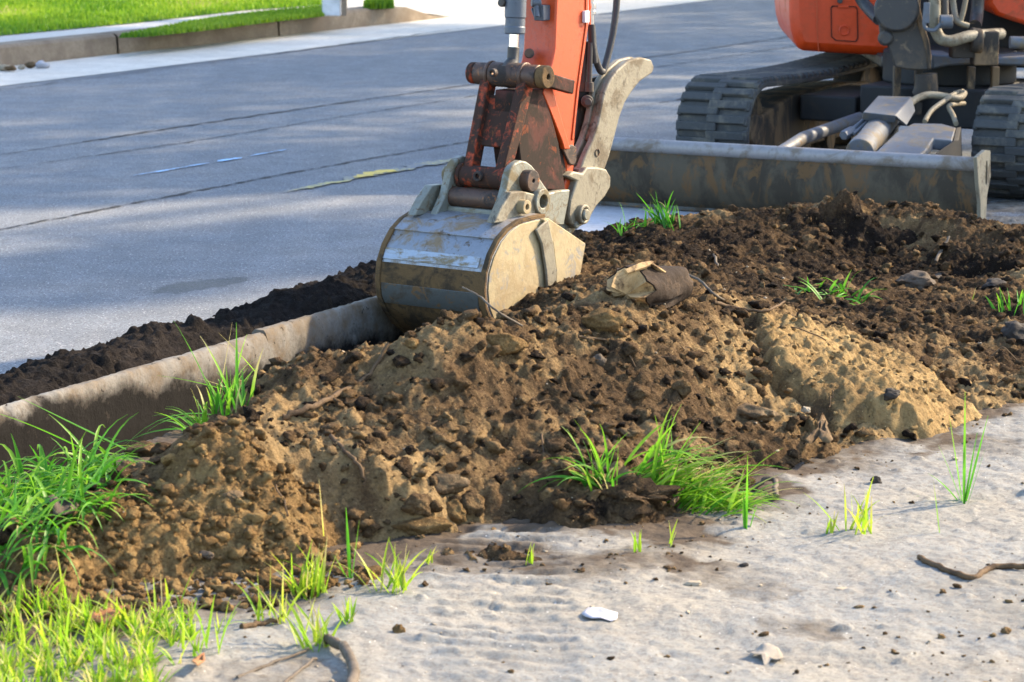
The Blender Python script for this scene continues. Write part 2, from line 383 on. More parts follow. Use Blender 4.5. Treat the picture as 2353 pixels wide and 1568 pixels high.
# numpy noise
def vnoise(x, y, seed):
    rs = np.random.RandomState(seed); tab = rs.rand(256, 256)
    xi = np.floor(x).astype(int); yi = np.floor(y).astype(int); fx = x - xi; fy = y - yi
    fx = fx * fx * fx * (fx * (fx * 6 - 15) + 10); fy = fy * fy * fy * (fy * (fy * 6 - 15) + 10)
    a = tab[xi & 255, yi & 255]; b = tab[(xi + 1) & 255, yi & 255]; c = tab[xi & 255, (yi + 1) & 255]; d = tab[(xi + 1) & 255, (yi + 1) & 255]
    return (a * (1 - fx) + b * fx) * (1 - fy) + (c * (1 - fx) + d * fx) * fy - .5
def fbm(x, y, f, octv, gain, seed):
    out = 0; a = 1.0
    for o in range(octv):
        out = out + a * vnoise(x * f + 17.3 * o, y * f - 9.1 * o, seed + o); f *= 2.03; a *= gain
    return out
def sstep(a, b, x):
    t = np.clip((x - a) / (b - a), 0, 1); return t * t * (3 - 2 * t)

# ------------------------------------------------------------------ terrain fields on a metric grid in the road frame
RES = 0.0062
S0, S1, TT0, TT1 = 3.2, 11.2, -0.02, 3.3
sv = np.arange(S0, S1, RES); tv = np.arange(TT0, TT1, RES)
SS, TT = np.meshgrid(sv, tv, indexing='ij')
XX = RD.x * SS + RN.x * (TT + T0); YY = RD.y * SS + RN.y * (TT + T0)

GZ = .12
ctrl = []
def cpt(u, v, z): p = at(u, v, z); ctrl.append((p.x, p.y, z))
bound = [(-150, 1405), (0, 1400), (280, 1395), (560, 1380), (700, 1350), (830, 1315), (920, 1262), (1060, 1250), (1200, 1255), (1330, 1285), (1450, 1275), (1560, 1245), (1660, 1200), (1800, 1135), (2000, 1068), (2150, 1015), (2300, 968), (2450, 940)]
for u, v in bound: cpt(u, v, .112); cpt(u, v + 70, .04); cpt(u, v + 230, .0); cpt(u, v + 480, .0)
crest = [(-150, 1325, .20), (0, 1265, .21), (120, 1195, .23), (250, 1120, .26), (390, 1050, .29), (535, 980, .345), (610, 905, .35), (700, 828, .385), (850, 788, .42), (980, 752, .455), (1100, 752, .455), (1200, 735, .44)]
for u, v, z in crest:
    cpt(u, v, z); p = at(u, v, z); q = p - RN * .30 + RD * .1; ctrl.append((q.x, q.y, z - .22)); q = p - RN * .55 + RD * .2; ctrl.append((q.x, q.y, -.25))
for c in [(1260, 705, .42), (1330, 688, .42), (1420, 640, .44), (1560, 640, .40), (1650, 700, .36),
          (1345, 600, .19), (1340, 545, .13), (1420, 530, .12), (1520, 522, .125), (1620, 528, .12), (1720, 530, .12), (1600, 590, .24), (1750, 600, .20), (1850, 690, .22),
          (1300, 800, .38), (1500, 800, .36), (1600, 850, .30), (1300, 900, .31), (1450, 900, .29), (1500, 1000, .23), (1300, 1050, .22), (1300, 1180, .15), (1500, 1150, .16),
          (1750, 800, .30), (1750, 950, .19), (1850, 1060, .125), (1650, 1080, .17), (700, 1000, .29), (700, 1150, .20), (700, 1270, .145), (400, 1150, .225), (400, 1280, .15), (180, 1280, .17),
          (1000, 900, .34), (1000, 1050, .24), (1000, 1180, .16), (850, 900, .34), (850, 1100, .23), (1150, 850, .36), (1150, 1050, .22),
          (1900, 640, .16), (2050, 640, .165), (2200, 650, .15), (1780, 520, .16), (1850, 465, .29), (1920, 446, .315), (2080, 462, .30), (2200, 490, .28), (2353, 512, .27), (2500, 530, .27),
          (1900, 550, .21), (2050, 560, .18), (2250, 580, .19), (2400, 640, .2), (2250, 720, .18), (2353, 800, .17), (2353, 900, .14), (2200, 900, .16), (2100, 980, .145), (2480, 860, .15), (1980, 960, .17), (1950, 780, .24), (2100, 860, .19)]: cpt(*c)
for u, v, z, dd, zz in [(1260, 705, .42, .55, .20), (1330, 688, .42, .6, .18), (1420, 640, .44, .9, .26), (1850, 465, .29, .45, .02), (1920, 446, .315, .5, .0), (2080, 462, .30, .5, .0), (2200, 490, .28, .5, .0), (2353, 512, .27, .5, .0), (2500, 530, .27, .5, .0), (1780, 520, .16, .5, .0), (1520, 522, .125, .5, .0), (1700, 525, .12, .5, .0)]:
    p = at(u, v, z); ctrl.append((p.x, p.y + dd, zz))
for u, v in ((1900, 446), (2080, 462), (2300, 500), (2500, 530), (1600, 520)):
    p = at(u, v, .2); ctrl.append((p.x, p.y + 1.4, -.05))
ctrl = np.array(ctrl)
def tps_fit(P, reg=1e-3):
    n = len(P); d = np.hypot(P[:, None, 0] - P[None, :, 0], P[:, None, 1] - P[None, :, 1])
    K = np.where(d > 0, d * d * np.log(d + 1e-12), 0) + reg * np.eye(n)
    A = np.zeros((n + 3, n + 3)); A[:n, :n] = K; A[:n, n] = 1; A[:n, n + 1:] = P[:, :2]; A[n, :n] = 1; A[n + 1:, :n] = P[:, :2].T
    return np.linalg.solve(A, np.concatenate([P[:, 2], np.zeros(3)]))
def tps_eval(P, w, x, y):
    out = w[-3] + w[-2] * x + w[-1] * y
    for i in range(len(P)):
        d2 = (x - P[i, 0]) ** 2 + (y - P[i, 1]) ** 2
        out = out + w[i] * .5 * d2 * np.log(d2 + 1e-12)
    return out
W_ = tps_fit(ctrl, 1e-3)
# evaluate coarsely and upsample
stp = 6
sc = sv[::stp]; tc = tv[::stp]
SC, TC = np.meshgrid(sc, tc, indexing='ij')
HC = tps_eval(ctrl, W_, RD.x * SC + RN.x * (TC + T0), RD.y * SC + RN.y * (TC + T0))
def upsample(A):
    A1 = np.stack([np.interp(sv, sc, A[:, j]) for j in range(A.shape[1])], 1)
    return np.stack([np.interp(tv, tc, A1[i]) for i in range(A1.shape[0])], 0)
H = upsample(HC)
H = np.clip(H, -.3, .5)

def add_bumps(Z, n, rmin, rmax, power, seed, wgt=None, squash=.75, keep=None):
    rs = np.random.RandomState(seed); ns, nt_ = Z.shape
    for _ in range(n):
        i = rs.randint(ns); j = rs.randint(nt_)
        if wgt is not None and rs.rand() > wgt[i, j]: continue
        r = rmin + (rmax - rmin) * rs.rand() ** power
        k = int(r * 1.25 / RES) + 1
        i0, i1, j0, j1 = max(0, i - k), min(ns, i + k + 1), max(0, j - k), min(nt_, j + k + 1)
        di = (np.arange(i0, i1) - i)[:, None] * RES; dj = (np.arange(j0, j1) - j)[None, :] * RES
        a = rs.rand() * 3.14; e = .65 + .35 * rs.rand()
        x = di * math.cos(a) + dj * math.sin(a); y = (-di * math.sin(a) + dj * math.cos(a)) / e
        ang = np.arctan2(y, x)
        rr = r * (1 + .13 * np.sin(3 * ang + rs.rand() * 6) + .08 * np.sin(5 * ang + rs.rand() * 6))
        q = 1 - (x * x + y * y) / (rr * rr)
        base = Z[i, j] - r * .35 * rs.rand()
        dome = base + r * squash * np.sqrt(np.clip(q, 0, 1))
        sub = Z[i0:i1, j0:j1]
        m_ = (q > 0) & (dome > sub); sub[m_] = dome[m_]

# --- the verge: flat silt with a trench by the kerb
G = GZ + .012 * fbm(SS, TT, .9, 4, .5, 11) + .012 * fbm(SS, TT, 5, 5, .6, 15)
e_tr = .52 + .07 * fbm(SS, TT, 1.3, 4, .6, 21)
inside = sstep(e_tr + .03, e_tr - .07, TT) * sstep(9.4, 8.8, SS)
G = G - inside * (.40 + .05 * fbm(SS, TT, 6, 4, .6, 25))
G = G - .115 * sstep(8.8, 9.6, SS) * sstep(1.9, 1.2, TT)
# pressed track marks of a machine across the silt
a0 = at(1140, 1568, GZ); a1 = at(1150, 1240, GZ); dirm = (a1 - a0).normalized(); nm = Vector((dirm.y, -dirm.x, 0))
al = (XX - a0.x) * dirm.x + (YY - a0.y) * dirm.y; ac = (XX - a0.x) * nm.x + (YY - a0.y) * nm.y + .02 * fbm(SS, TT, 3, 3, .5, 31)
tm = sstep(.15, .11, np.abs(ac)) * sstep(-1.2, -.9, al)
rip = np.abs(((al + .012 * fbm(SS, TT, 7, 3, .5, 33)) / .062 + .12 * np.sign(ac)) % 1 - .5) * 2
brk = sstep(-.12, .22, fbm(SS, TT, 3.5, 4, .6, 35))
G = G + tm * (-.005 + .009 * (.35 + .65 * brk) * sstep(.3, .7, rip))
G = G + .0035 * fbm(SS, TT, 30, 5, .75, 41)
add_bumps(G, 2600, .004, .016, 3, 5, None, .6)
# tint: 0 clean silt, 1 dark dirt
dH = H - G
Gt = .70 * sstep(-.15, .01, dH) + .9 * inside + .45 * sstep(.1, .3, fbm(SS, TT, 2.2, 5, .6, 51))
Gt = np.where((TT < e_tr + .32 + .12 * fbm(SS, TT, 3, 4, .6, 57)) & (SS < 9), np.maximum(Gt, .9), Gt)
Gt = Gt * 1.0

# --- soil heaps: every heap gets its own surface, faces kept where it stands above the verge
def region(poly, soft=.09):
    """smooth mask of an image polygon laid on the heap surface"""
    pts = [to_st(at(u, v, z)) for u, v, z in poly]; n = len(pts)
    d = np.full(SS.shape, 1e9); ins = np.zeros(SS.shape, bool)
    for i in range(n):
        (ax, ay), (bx, by) = pts[i], pts[(i + 1) % n]
        ex, ey = bx - ax, by - ay; tt = np.clip(((SS - ax) * ex + (TT - ay) * ey) / (ex * ex + ey * ey + 1e-9), 0, 1)
        d = np.minimum(d, np.hypot(SS - ax - tt * ex, TT - ay - tt * ey))
        c = ((ay > TT) != (by > TT)) & (SS < ex * (TT - ay) / (ey if abs(ey) > 1e-9 else 1e-9) + ax); ins ^= c
    sd = np.where(ins, d, -d) + .05 * fbm(SS, TT, 5, 5, .6, 61)
    return sstep(-soft, soft, sd)
brown_m = region([(-300, 1450, .12), (-200, 1330, .2), (0, 1262, .21), (250, 1118, .26), (390, 1045, .29), (540, 975, .345), (640, 985, .34), (760, 1060, .27), (800, 1180, .2), (860, 1330, .12), (560, 1420, .1), (0, 1450, .1)])
sand_m = region([(1690, 720, .33), (1790, 690, .36), (1880, 665, .38), (1990, 690, .34), (2110, 780, .26), (2220, 870, .2), (2310, 940, .14), (2250, 975, .14), (2120, 985, .145), (2010, 960, .17), (1860, 920, .21), (1770, 850, .26)], .07)
dark_m = region([(1760, 540, .15), (1850, 460, .3), (1950, 440, .33), (2400, 500, .3), (2400, 620, .18), (2000, 650, .1), (1800, 600, .15)], .10)
black_m = region([(1150, 1120, .19), (1300, 1090, .2), (1450, 1140, .17), (1560, 1180, .14), (1560, 1260, .11), (1300, 1290, .1), (1130, 1250, .12), (1080, 1200, .14)], .06)
def lum(seed, a1, a2): return a1 * fbm(SS, TT, 2.6, 3, .5, seed) + a2 * fbm(SS, TT, 9, 5, .62, seed + 7)

def grid_faces(mask):
    idx = np.arange(SS.size).reshape(SS.shape)
    f = mask[:-1, :-1] | mask[1:, :-1] | mask[:-1, 1:] | mask[1:, 1:]
    q = np.stack([idx[:-1, :-1][f], idx[1:, :-1][f], idx[1:, 1:][f], idx[:-1, 1:][f]], 1)
    used = np.unique(q); mp = np.full(SS.size, -1); mp[used] = np.arange(len(used))
    return mp[q], used
def field_obj(name, Z, tint, mask, mat):
    q, used = grid_faces(mask)
    # small sideways warp breaks the grid and gives overhanging crumbs
    wx = .006 * fbm(SS, TT, 28, 3, .6, 301).ravel()[used]; wy = .006 * fbm(SS, TT, 28, 3, .6, 311).ravel()[used]
    V = np.stack([XX.ravel()[used] + wx, YY.ravel()[used] + wy, Z.ravel()[used]], 1)
    me = np_mesh(name, V, q, {'tint': tint.ravel()[used]})
    # faces must look up
    if me.polygons[0].normal.z < 0: me.flip_normals()
    return link_obj(name, me, mat, angle=180)

ground = field_obj('ground', G, Gt, np.ones(SS.shape, bool), 'silt'); tag(ground, kind='structure')
cl = fbm(SS, TT, 1.4, 4, .6, 71)

Hs = H - .012 + lum(101, .022, .022) * sstep(-.03, .05, dH)
add_bumps(Hs, 260, .02, .045, 1.8, 81, None, .5)
add_bumps(Hs, 2200, .008, .026, 3.0, 82, None, .55)
Hs += .015 * fbm(SS, TT, 17, 6, .76, 91)
add_bumps(Hs, 30000, .005, .013, 2.4, 83, None, .7)
ROUGH = fbm(SS, TT, 48, 3, .85, 95)
Hs += .0085 * ROUGH
sand_w = region([(1640, 760, .33), (1740, 660, .36), (1880, 630, .38), (2050, 680, .33), (2200, 780, .24), (2350, 900, .16), (2330, 1010, .12), (2180, 1030, .13), (2000, 1020, .15), (1850, 980, .2), (1700, 880, .26)], .22)
gold = sstep(-.05, .35, fbm(SS, TT, 1.7, 4, .62, 77))
lm = sstep(6.9, 5.6, YY - .3 * XX)            # drier, sandier soil towards the lower left
dry = .10 + .32 * gold + .40 * cl + .35 * sstep(.05, .35, fbm(SS, TT, 6, 4, .6, 75)) + .22 * lm + .45 * sand_w
dry = dry - .45 * black_m
keep_s = (Hs > G + .004)
soil_t = dry
HZ = {}
soil = field_obj('soil_heap', Hs - .045 * brown_m - .045 * sand_m - .02 * dark_m, soil_t, keep_s, 'soil')
tag(soil, 'long heap of dark crumbly soil thrown up in front of the bucket', 'soil', kind='stuff')

Hb = Hs * .25 + (H + lum(121, .035, .02)) * .75 + .022 * brown_m - .10 * (1 - brown_m)
add_bumps(Hb, 120, .015, .035, 2.5, 131, brown_m, .45)
Hb += .008 * fbm(SS, TT, 17, 5, .76, 143)
Hb += .011 * fbm(SS, TT, 26, 5, .8, 141)
add_bumps(Hb, 14000, .004, .010, 2.4, 132, brown_m, .5)
Hb += .0085 * ROUGH
brown = field_obj('brown_soil_pile', Hb, .15 + .38 * sstep(.2, .95, brown_m + .3 * fbm(SS, TT, 8, 4, .7, 168)) + .4 * cl, (brown_m > .03) & (Hb > G + .002), 'brown')
tag(brown, 'warm brown soil pile sloping down to the grass at lower left', 'soil', kind='stuff')

_e = None
Hy = np.maximum(H, H * .4 + Hs * .6) + .6 * lum(151, .05, .03) + .012 * sand_m - .10 * (1 - sand_m)
Hy += .008 * fbm(SS, TT, 30, 5, .8, 161)
add_bumps(Hy, 22000, .005, .013, 2.2, 162, sand_m, .6)
Hy += .009 * ROUGH
add_bumps(Hy, 3000, .008, .025, 2.5, 164, sand_m, .5)
yel = field_obj('sand_pile', Hy, .56 * sstep(.2, 1.05, sand_m + .7 * fbm(SS, TT, 9, 4, .7, 166)) + .35 * cl, (sand_m > .03) & (Hy > G + .002), 'yellow')
tag(yel, 'pile of yellow sand spread between the dark soil and the silt', 'sand', kind='stuff')

pd1 = at(1900, 455, .30); pd2 = at(2090, 475, .30)
gd1 = np.exp(-((XX - pd1.x) ** 2 + (YY - pd1.y) ** 2) / .03); gd2 = np.exp(-((XX - pd2.x) ** 2 + (YY - pd2.y) ** 2) / .03)
Hd = H - .03 + .05 * gd1 + .05 * gd2 + lum(171, .10, .05) + .03 * dark_m - .25 * (1 - dark_m)
add_bumps(Hd, 260, .04, .11, 1.3, 181, dark_m, .55)
add_bumps(Hd, 5000, .010, .03, 2.4, 182, dark_m, .65)
Hd += .010 * fbm(SS, TT, 35, 4, .7, 191)
add_bumps(Hd, 16000, .006, .016, 2.2, 183, dark_m, .8)
Hd += .010 * ROUGH
pc_ = at(1890, 470, .28)
dkt = .25 + 1.0 * fbm(SS, TT, 2.2, 4, .6, 195) + .5 * np.exp(-((XX - pc_.x) ** 2 + (YY - pc_.y) ** 2) / .035) - .45 * gd2 - .18
drk = field_obj('black_soil_heap', Hd, dkt, (dark_m > .03) & (Hd > G + .002), 'soil')
tag(drk, 'lumpy dark turf and soil heaped against the dozer blade', 'soil', kind='stuff')

TOP = np.maximum.reduce([G, np.where(keep_s, Hs, -9), np.where(brown_m > .03, Hb, -9), np.where(sand_m > .03, Hy, -9), np.where(dark_m > .03, Hd, -9)])
def ground_z(x, y):
    p = Vector((x, y, 0)); s_, t_ = to_st(p)
    i = int((s_ - S0) / RES); j = int((t_ - TT0) / RES)
    if 0 <= i < TOP.shape[0] and 0 <= j < TOP.shape[1]:
        return float(TOP[i, j])
    return GZ if t_ > 0 else 0.0
def hit(u, v):
    """point of the heaps seen at a pixel"""
    d = ray(u, v).normalized(); p = CAM + d * 3.5
    for _ in range(1500):
        p = p + d * .008
        if p.z <= ground_z(p.x, p.y): break
    return p

def hit_bank(u, v):
    """like hit(), but never on the trench floor: such plants stand on its near bank"""
    p = hit(u, v); s_, t_ = to_st(p)
    if s_ < 7.0 and (p.z < .06 or t_ < .60):
        q = at(u, v, .12); s_, t_ = to_st(q); q = st(s_, max(t_, .64)); return Vector((q.x, q.y, ground_z(q.x, q.y)))
    return p

# --- wide ground sheets around the detailed patch
def sheet(name, quad, z, mat, kind='structure', thick=0, nx=1, label=None):
    mb = MB(); pts = [Vector((p.x, p.y, z)) for p in quad]
    mb.add(pts, [(0, 1, 2, 3)])
    o = mb.build(name, mat); tag(o, kind=kind); return o
far = 600
def sheet_st(name, s0, s1, t0, t1, z, mat): return sheet(name, [st(s0, t0), st(s1, t0), st(s1, t1), st(s0, t1)], z, mat)
mb = MB()
for (a, b, c, d) in ((-far, S0 + .02, .0, far), (S0 + .02, S1 - .02, TT1 - .02, far), (S1 - .02, far, 2.2, far)):
    mb.add([st(a, c, .105), st(b, c, .105), st(b, d, .105), st(a, d, .105)], [(0, 1, 2, 3)])
verge = mb.build('verge', 'silt'); tag(verge, kind='structure')
mb = MB(); mb.add([st(-far, -7.7, 0), st(far, -7.7, 0), st(far, -.035, 0), st(-far, -.035, 0)], [(0, 1, 2, 3)])
mb.add([st(8.9, -.035, 0), st(far, -.035, 0), st(far, 2.4, 0), st(8.9, 2.4, 0)], [(0, 1, 2, 3)])
road = mb.build('road', 'asphalt'); tag(road, kind='structure')
sheet_st('gutter', -far, far, -7.7, -6.75, .004, 'gutter')  # strip coloured pale as if the sun lay on it
pa = MB(); q = [at(1290, 478, .004), at(1800, 440, .004), at(1900, 560, .004), at(1290, 600, .004)]
pa.add(q, [(0, 1, 2, 3)]); tag(pa.build('driveway', 'apron'), kind='structure')

# far side: kerb, walk, verge, lawn
FK = -7.72
sK0 = at(-200, 175, 0).dot(RD); sK1 = at(985, 40, 0).dot(RD)
mb = MB(); prof = [(0.0, -.05), (0.01, .13), (.035, .15), (.17, .155), (.17, -.05)]
import itertools
def kerb_run(mb, s_list, hts):
    rows = []
    for s_, h_ in zip(s_list, hts): rows.append([st(s_, FK - a, min(z, h_) if z > 0 else z) for a, z in prof])
    n = len(prof)
    for i in range(len(rows) - 1):
        vs = rows[i] + rows[i + 1]; mb.add(vs, [(k, k + 1, n + k + 1, n + k) for k in range(n - 1)])
lk = [sK0 - 20]; s_ = sK0 - 20
kb = empty('far_kerb', st(sK0, FK, 0))
tag(kb, 'old concrete kerb across the road, tapering down to a driveway', 'kerb')
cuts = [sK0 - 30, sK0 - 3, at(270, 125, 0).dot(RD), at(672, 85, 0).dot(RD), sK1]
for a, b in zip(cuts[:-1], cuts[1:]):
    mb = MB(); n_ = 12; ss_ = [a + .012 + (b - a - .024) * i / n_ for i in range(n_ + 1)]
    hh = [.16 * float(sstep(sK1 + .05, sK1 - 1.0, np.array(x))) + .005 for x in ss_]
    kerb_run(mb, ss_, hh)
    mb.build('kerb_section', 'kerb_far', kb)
# raised land behind far kerb, with a driveway dropping to the road
mb = MB(); mb.add([st(-far, FK - .16, .14), st(sK1 - .9, FK - .16, .14), st(sK1 - .9, -far, .14), st(-far, -far, .14)], [(0, 1, 2, 3)])
tag(mb.build('sidewalk', 'walk'), kind='structure')
mb = MB(); mb.add([st(sK1 - .9, FK - .16, .139), st(sK1 + .1, FK + .0, .004), st(far, FK + .0, .004), st(far, FK - 2, .1), st(sK1 - .9, FK - 2, .139)], [(0, 1, 2, 3, 4)])
mb.add([st(sK1 - .9, FK - 2, .139), st(far, FK - 2, .1), st(far, -far, .14), st(sK1 - .9, -far, .139)], [(0, 1, 2, 3)])
tag(mb.build('far_driveway', 'walk'), kind='structure')

def grass_field(name, poly_uv, z, n, h0, h1, mat, seed, lean=.3, w=.006, kind='stuff', label=None, turf=True):
    """dense blades over a ground polygon"""
    pts = [at(u, v, z) for u, v in poly_uv]
    if turf:
        mb = MB(); mb.add([Vector((p.x, p.y, z + .004)) for p in pts], [tuple(range(len(pts)))]); o = mb.build(name + '_turf', 'turf'); tag(o, kind='structure')
    rs = random.Random(seed); xs = [p.x for p in pts]; ys = [p.y for p in pts]
    V = []; Fq = []; Hu = []
    cnt = 0
    while cnt < n:
        x = rs.uniform(min(xs), max(xs)); y = rs.uniform(min(ys), max(ys))
        ins = False
        for i in range(len(pts)):
            a, b = pts[i], pts[(i + 1) % len(pts)]
            if (a.y > y) != (b.y > y) and x < (b.x - a.x) * (y - a.y) / (b.y - a.y) + a.x: ins = not ins
        if not ins: continue
        cnt += 1
        h = rs.uniform(h0, h1); a = rs.uniform(0, 6.28); la = rs.uniform(0, 6.28); ln = h * lean * rs.random()
        dx, dy = math.cos(a) * w, math.sin(a) * w; o_ = len(V)
        V += [(x - dx, y - dy, z), (x + dx, y + dy, z), (x + dx * .6 + math.cos(la) * ln * .4, y + dy * .6 + math.sin(la) * ln * .4, z + h * .6), (x - dx * .6 + math.cos(la) * ln * .4, y - dy * .6 + math.sin(la) * ln * .4, z + h * .6), (x + math.cos(la) * ln, y + math.sin(la) * ln, z + h)]
        Fq += [(o_, o_ + 1, o_ + 2), (o_, o_ + 2, o_ + 3), (o_ + 3, o_ + 2, o_ + 4)]
        hu = min(1, max(0, .5 + .9 * float(mnoise.noise(Vector((x * .8, y * .4, 0)))) + rs.uniform(-.25, .25))); Hu += [hu] * 5
    me = np_mesh(name, np.array(V), np.array(Fq), {'hue': np.array(Hu)})
    o = link_obj(name, me, mat, angle=180); tag(o, label, 'grass', kind=kind); return o
grass_field('lawn', [(-200, 95), (0, 83), (300, 55), (560, 25), (745, 12), (760, -60), (-260, -60)], .142, 46000, .02, .055, 'lawn', 3, w=.010, label='sunlit lawn beyond the far sidewalk')
grass_field('grass_strip', [(272, 88), (330, 86), (480, 70), (620, 52), (745, 38), (742, 20), (640, 29), (520, 43), (430, 57), (330, 77)], .142, 14000, .015, .045, 'lawn', 4, w=.009, label='darker grass strip between the far kerb and the sidewalk')
grass_field('grass_clump', [(835, 22), (905, 20), (895, 10), (850, 12)], .142, 1600, .04, .10, 'lawn', 5, w=.009, turf=False, kind=None, label='small grass clump on the far verge right of the white post')
# post
pb = at(768, 36, .14); e = empty('post', (pb.x, pb.y, .14)); tag(e, 'white box post with a thin brown post beside it on the far verge', 'post')
mb = MB(); mb.box((pb.x - .02, pb.y, .14 + .55), (1, 0, 0), (0, 1, 0), (0, 0, 1), .075, .07, .55); mb.build('white_post', 'post_white', e, .008)
mb = MB(); mb.box((pb.x + .085, pb.y - .03, .14 + .6), (1, 0, 0), (0, 1, 0), (0, 0, 1), .022, .03, .6); mb.build('wood_post', 'post_wood', e, .004)

# pale rubble pieces in the far gutter
rs = random.Random(8)
def rock_mesh(r, seed, sub=3, el=(1, 1, 1), rough=.35, cuts=8):
    bm = bmesh.new(); bmesh.ops.create_icosphere(bm, subdivisions=sub, radius=1)
    rc = random.Random(seed * 13 + 5); pl = [(Vector((rc.gauss(0, 1), rc.gauss(0, 1), rc.gauss(0, 1))).normalized(), rc.uniform(.55, .85)) for _ in range(cuts)]
    for v in bm.verts:
        for n_, d_ in pl:
            k_ = v.co.dot(n_)
            if k_ > d_: v.co -= n_ * (k_ - d_) * .85
    for v in bm.verts:
        p = v.co.copy(); o_ = Vector((seed * 7.1, seed * 3.3, seed))
        d = 1 + rough * mnoise.noise(p * 1.1 + o_) + rough * .5 * mnoise.noise(p * 2.4 + o_) + rough * .3 * mnoise.noise(p * 5 + o_) + rough * .2 * mnoise.noise(p * 11 + o_)
        v.co = Vector((p.x * el[0], p.y * el[1], p.z * el[2])) * d * r
    me = bpy.data.meshes.new('rock'); bm.to_mesh(me); bm.free(); return me
def rock(name, u, v, size_px, el, mat, seed, label, cat='stone', rz=0, tilt=0, lift=.3, p=None, grp=None, sub=4, rough=.35, tint=.5):
    if p is None: p = hit(u, v)
    r = size_px / 2 / F_PX * p.y
    me = rock_mesh(r * 1.12, seed, sub, el, rough)
    if mat in ('soil', 'brown'): a_ = me.attributes.new('tint', 'FLOAT', 'POINT'); a_.data.foreach_set('value', [tint] * len(me.vertices))
    o = link_obj(name, me, mat, angle=60)
    o.location = (p.x, p.y, p.z + r * el[2] * lift); o.rotation_euler = (tilt, tilt * .5, rz); tag(o, label, cat, grp); return o
for i, (u, v, s_, m_, lb) in enumerate([(8, 158, 26, 'stone_pale', 'first pale rubble lump from the left frame edge at the far kerb foot'), (25, 160, 26, 'stone', 'tan rubble lump second from left in the far gutter'),
                                       (50, 156, 18, 'stone_pale', 'small pale rubble lump in the middle of the far gutter litter'), (70, 152, 24, 'stone', 'tan rubble lump beside the white one in the far gutter'), (97, 152, 30, 'paper', 'white rounded rubble lump, rightmost in the far gutter')]):
    rock('rubble', 0, 0, s_, (1, .8, .6), m_, i + 1, lb, 'rubble', p=at(u, v, .02), grp='rubble pieces in the far gutter', sub=3)

# near kerb
kr = empty('near_kerb', st(6, 0, 0)); tag(kr, 'old concrete kerb laid bare by the trench, caked with mud', 'kerb')
rs2 = np.random.RandomState(4)
sj = at(652, 770, .12).dot(RD)
def near_section(a, b, dz, dt, name='kerb_section'):
    n_ = int((b - a) / .012); ss_ = np.linspace(a, b, n_)
    prof = [(.0, -.45), (.0, -.35), (.0, -.25), (.0, -.15), (.0, -.06), (.0, .0), (.0, .05), (.002, .09), (-.004, .113), (-.010, .120), (-.024, .121), (-.038, .119), (-.048, .112), (-.052, .05), (-.052, -.05)]
    V = []; 
    for s_ in ss_:
        for k, (t_, z_) in enumerate(prof):
            nz = mnoise.noise(Vector((s_ * 14, z_ * 22 + t_ * 30, 3.1))); n2 = mnoise.noise(Vector((s_ * 45, z_ * 50 + t_ * 60, 7.1))); n3 = mnoise.noise(Vector((s_ * 3, k * .1, 1)))
            chip = max(0, mnoise.noise(Vector((s_ * 22, 4, 0))) - .15) * .02 if k in (8, 9) else 0
            V.append(st(s_, t_ + dt + .004 * nz + .002 * n2 + .006 * n3 - chip, z_ + dz + (.004 * n2 - chip if k > 6 else 0)))
    m_ = len(prof); Q = [(i * m_ + k, i * m_ + k + 1, (i + 1) * m_ + k + 1, (i + 1) * m_ + k) for i in range(n_ - 1) for k in range(m_ - 1)]
    mb = MB(); mb.add(V, Q + [tuple(range(m_)), tuple(range((n_ - 1) * m_ + m_ - 1, (n_ - 1) * m_ - 1, -1))]); return mb.build(name, 'kerb', kr, angle=50)
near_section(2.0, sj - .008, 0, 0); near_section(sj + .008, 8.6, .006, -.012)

# --- berm of dark soil on the road side of the kerb
bs = np.arange(3.8, 8.75, .008); bt = np.arange(-.75, -.03, .008)
BS, BT = np.meshgrid(bs, bt, indexing='ij')
ctr = -.255 + .03 * fbm(BS, BT * 0, 1.2, 3, .5, 201); wd = .185 + .04 * fbm(BS, BT * 0, 2.5, 3, .5, 205)
BZ = .125 * np.sqrt(np.clip(1 - ((BT - ctr) / wd) ** 2, 0, 1)) * (1 + .35 * fbm(BS, BT, 3, 3, .5, 207)) - .01 + .03 * (BS > 7.6) * sstep(7.4, 8.0, BS)
BZ = BZ + .03 * fbm(BS, BT, 9, 4, .6, 209) * (BZ > .01)
_R = RES; RES = .008
bw = (BZ > .02) * 1.0
add_bumps(BZ, 60, .02, .035, 1.3, 211, bw, .85)
add_bumps(BZ, 5000, .006, .016, 2, 212, bw, .8)
rsx = np.random.RandomState(77)
for u, v, r_ in ((100, 850, .035), (285, 805, .022), (330, 768, .040), (235, 795, .03), (520, 712, .03), (655, 685, .045), (610, 700, .03), (350, 785, .04)):
    s_, t_ = to_st(at(u, v, .12)); i = int((s_ - bs[0]) / RES); j = int((t_ - bt[0]) / RES)
    if not (3 < i < BS.shape[0] - 3): continue
    j = min(max(j, 8), BS.shape[1] - 8)
    d2 = (BS - s_) ** 2 + (BT - bt[j]) ** 2; q = 1 - d2 / (r_ * 1.15) ** 2 * (1 + .5 * fbm(BS, BT, 25, 3, .6, 221))
    BZ = np.maximum(BZ, np.where(q > 0, .085 + r_ * 1.3 * np.sqrt(np.clip(q, 0, 1)), -1))
BZ += .010 * fbm(BS, BT, 34, 4, .85, 231)
RES = _R
idx = np.arange(BS.size).reshape(BS.shape); mk = BZ > -.004
f = mk[:-1, :-1] | mk[1:, :-1] | mk[:-1, 1:] | mk[1:, 1:]
q = np.stack([idx[:-1, :-1][f], idx[1:, :-1][f], idx[1:, 1:][f], idx[:-1, 1:][f]], 1); used = np.unique(q); mp = np.full(BS.size, -1); mp[used] = np.arange(len(used))
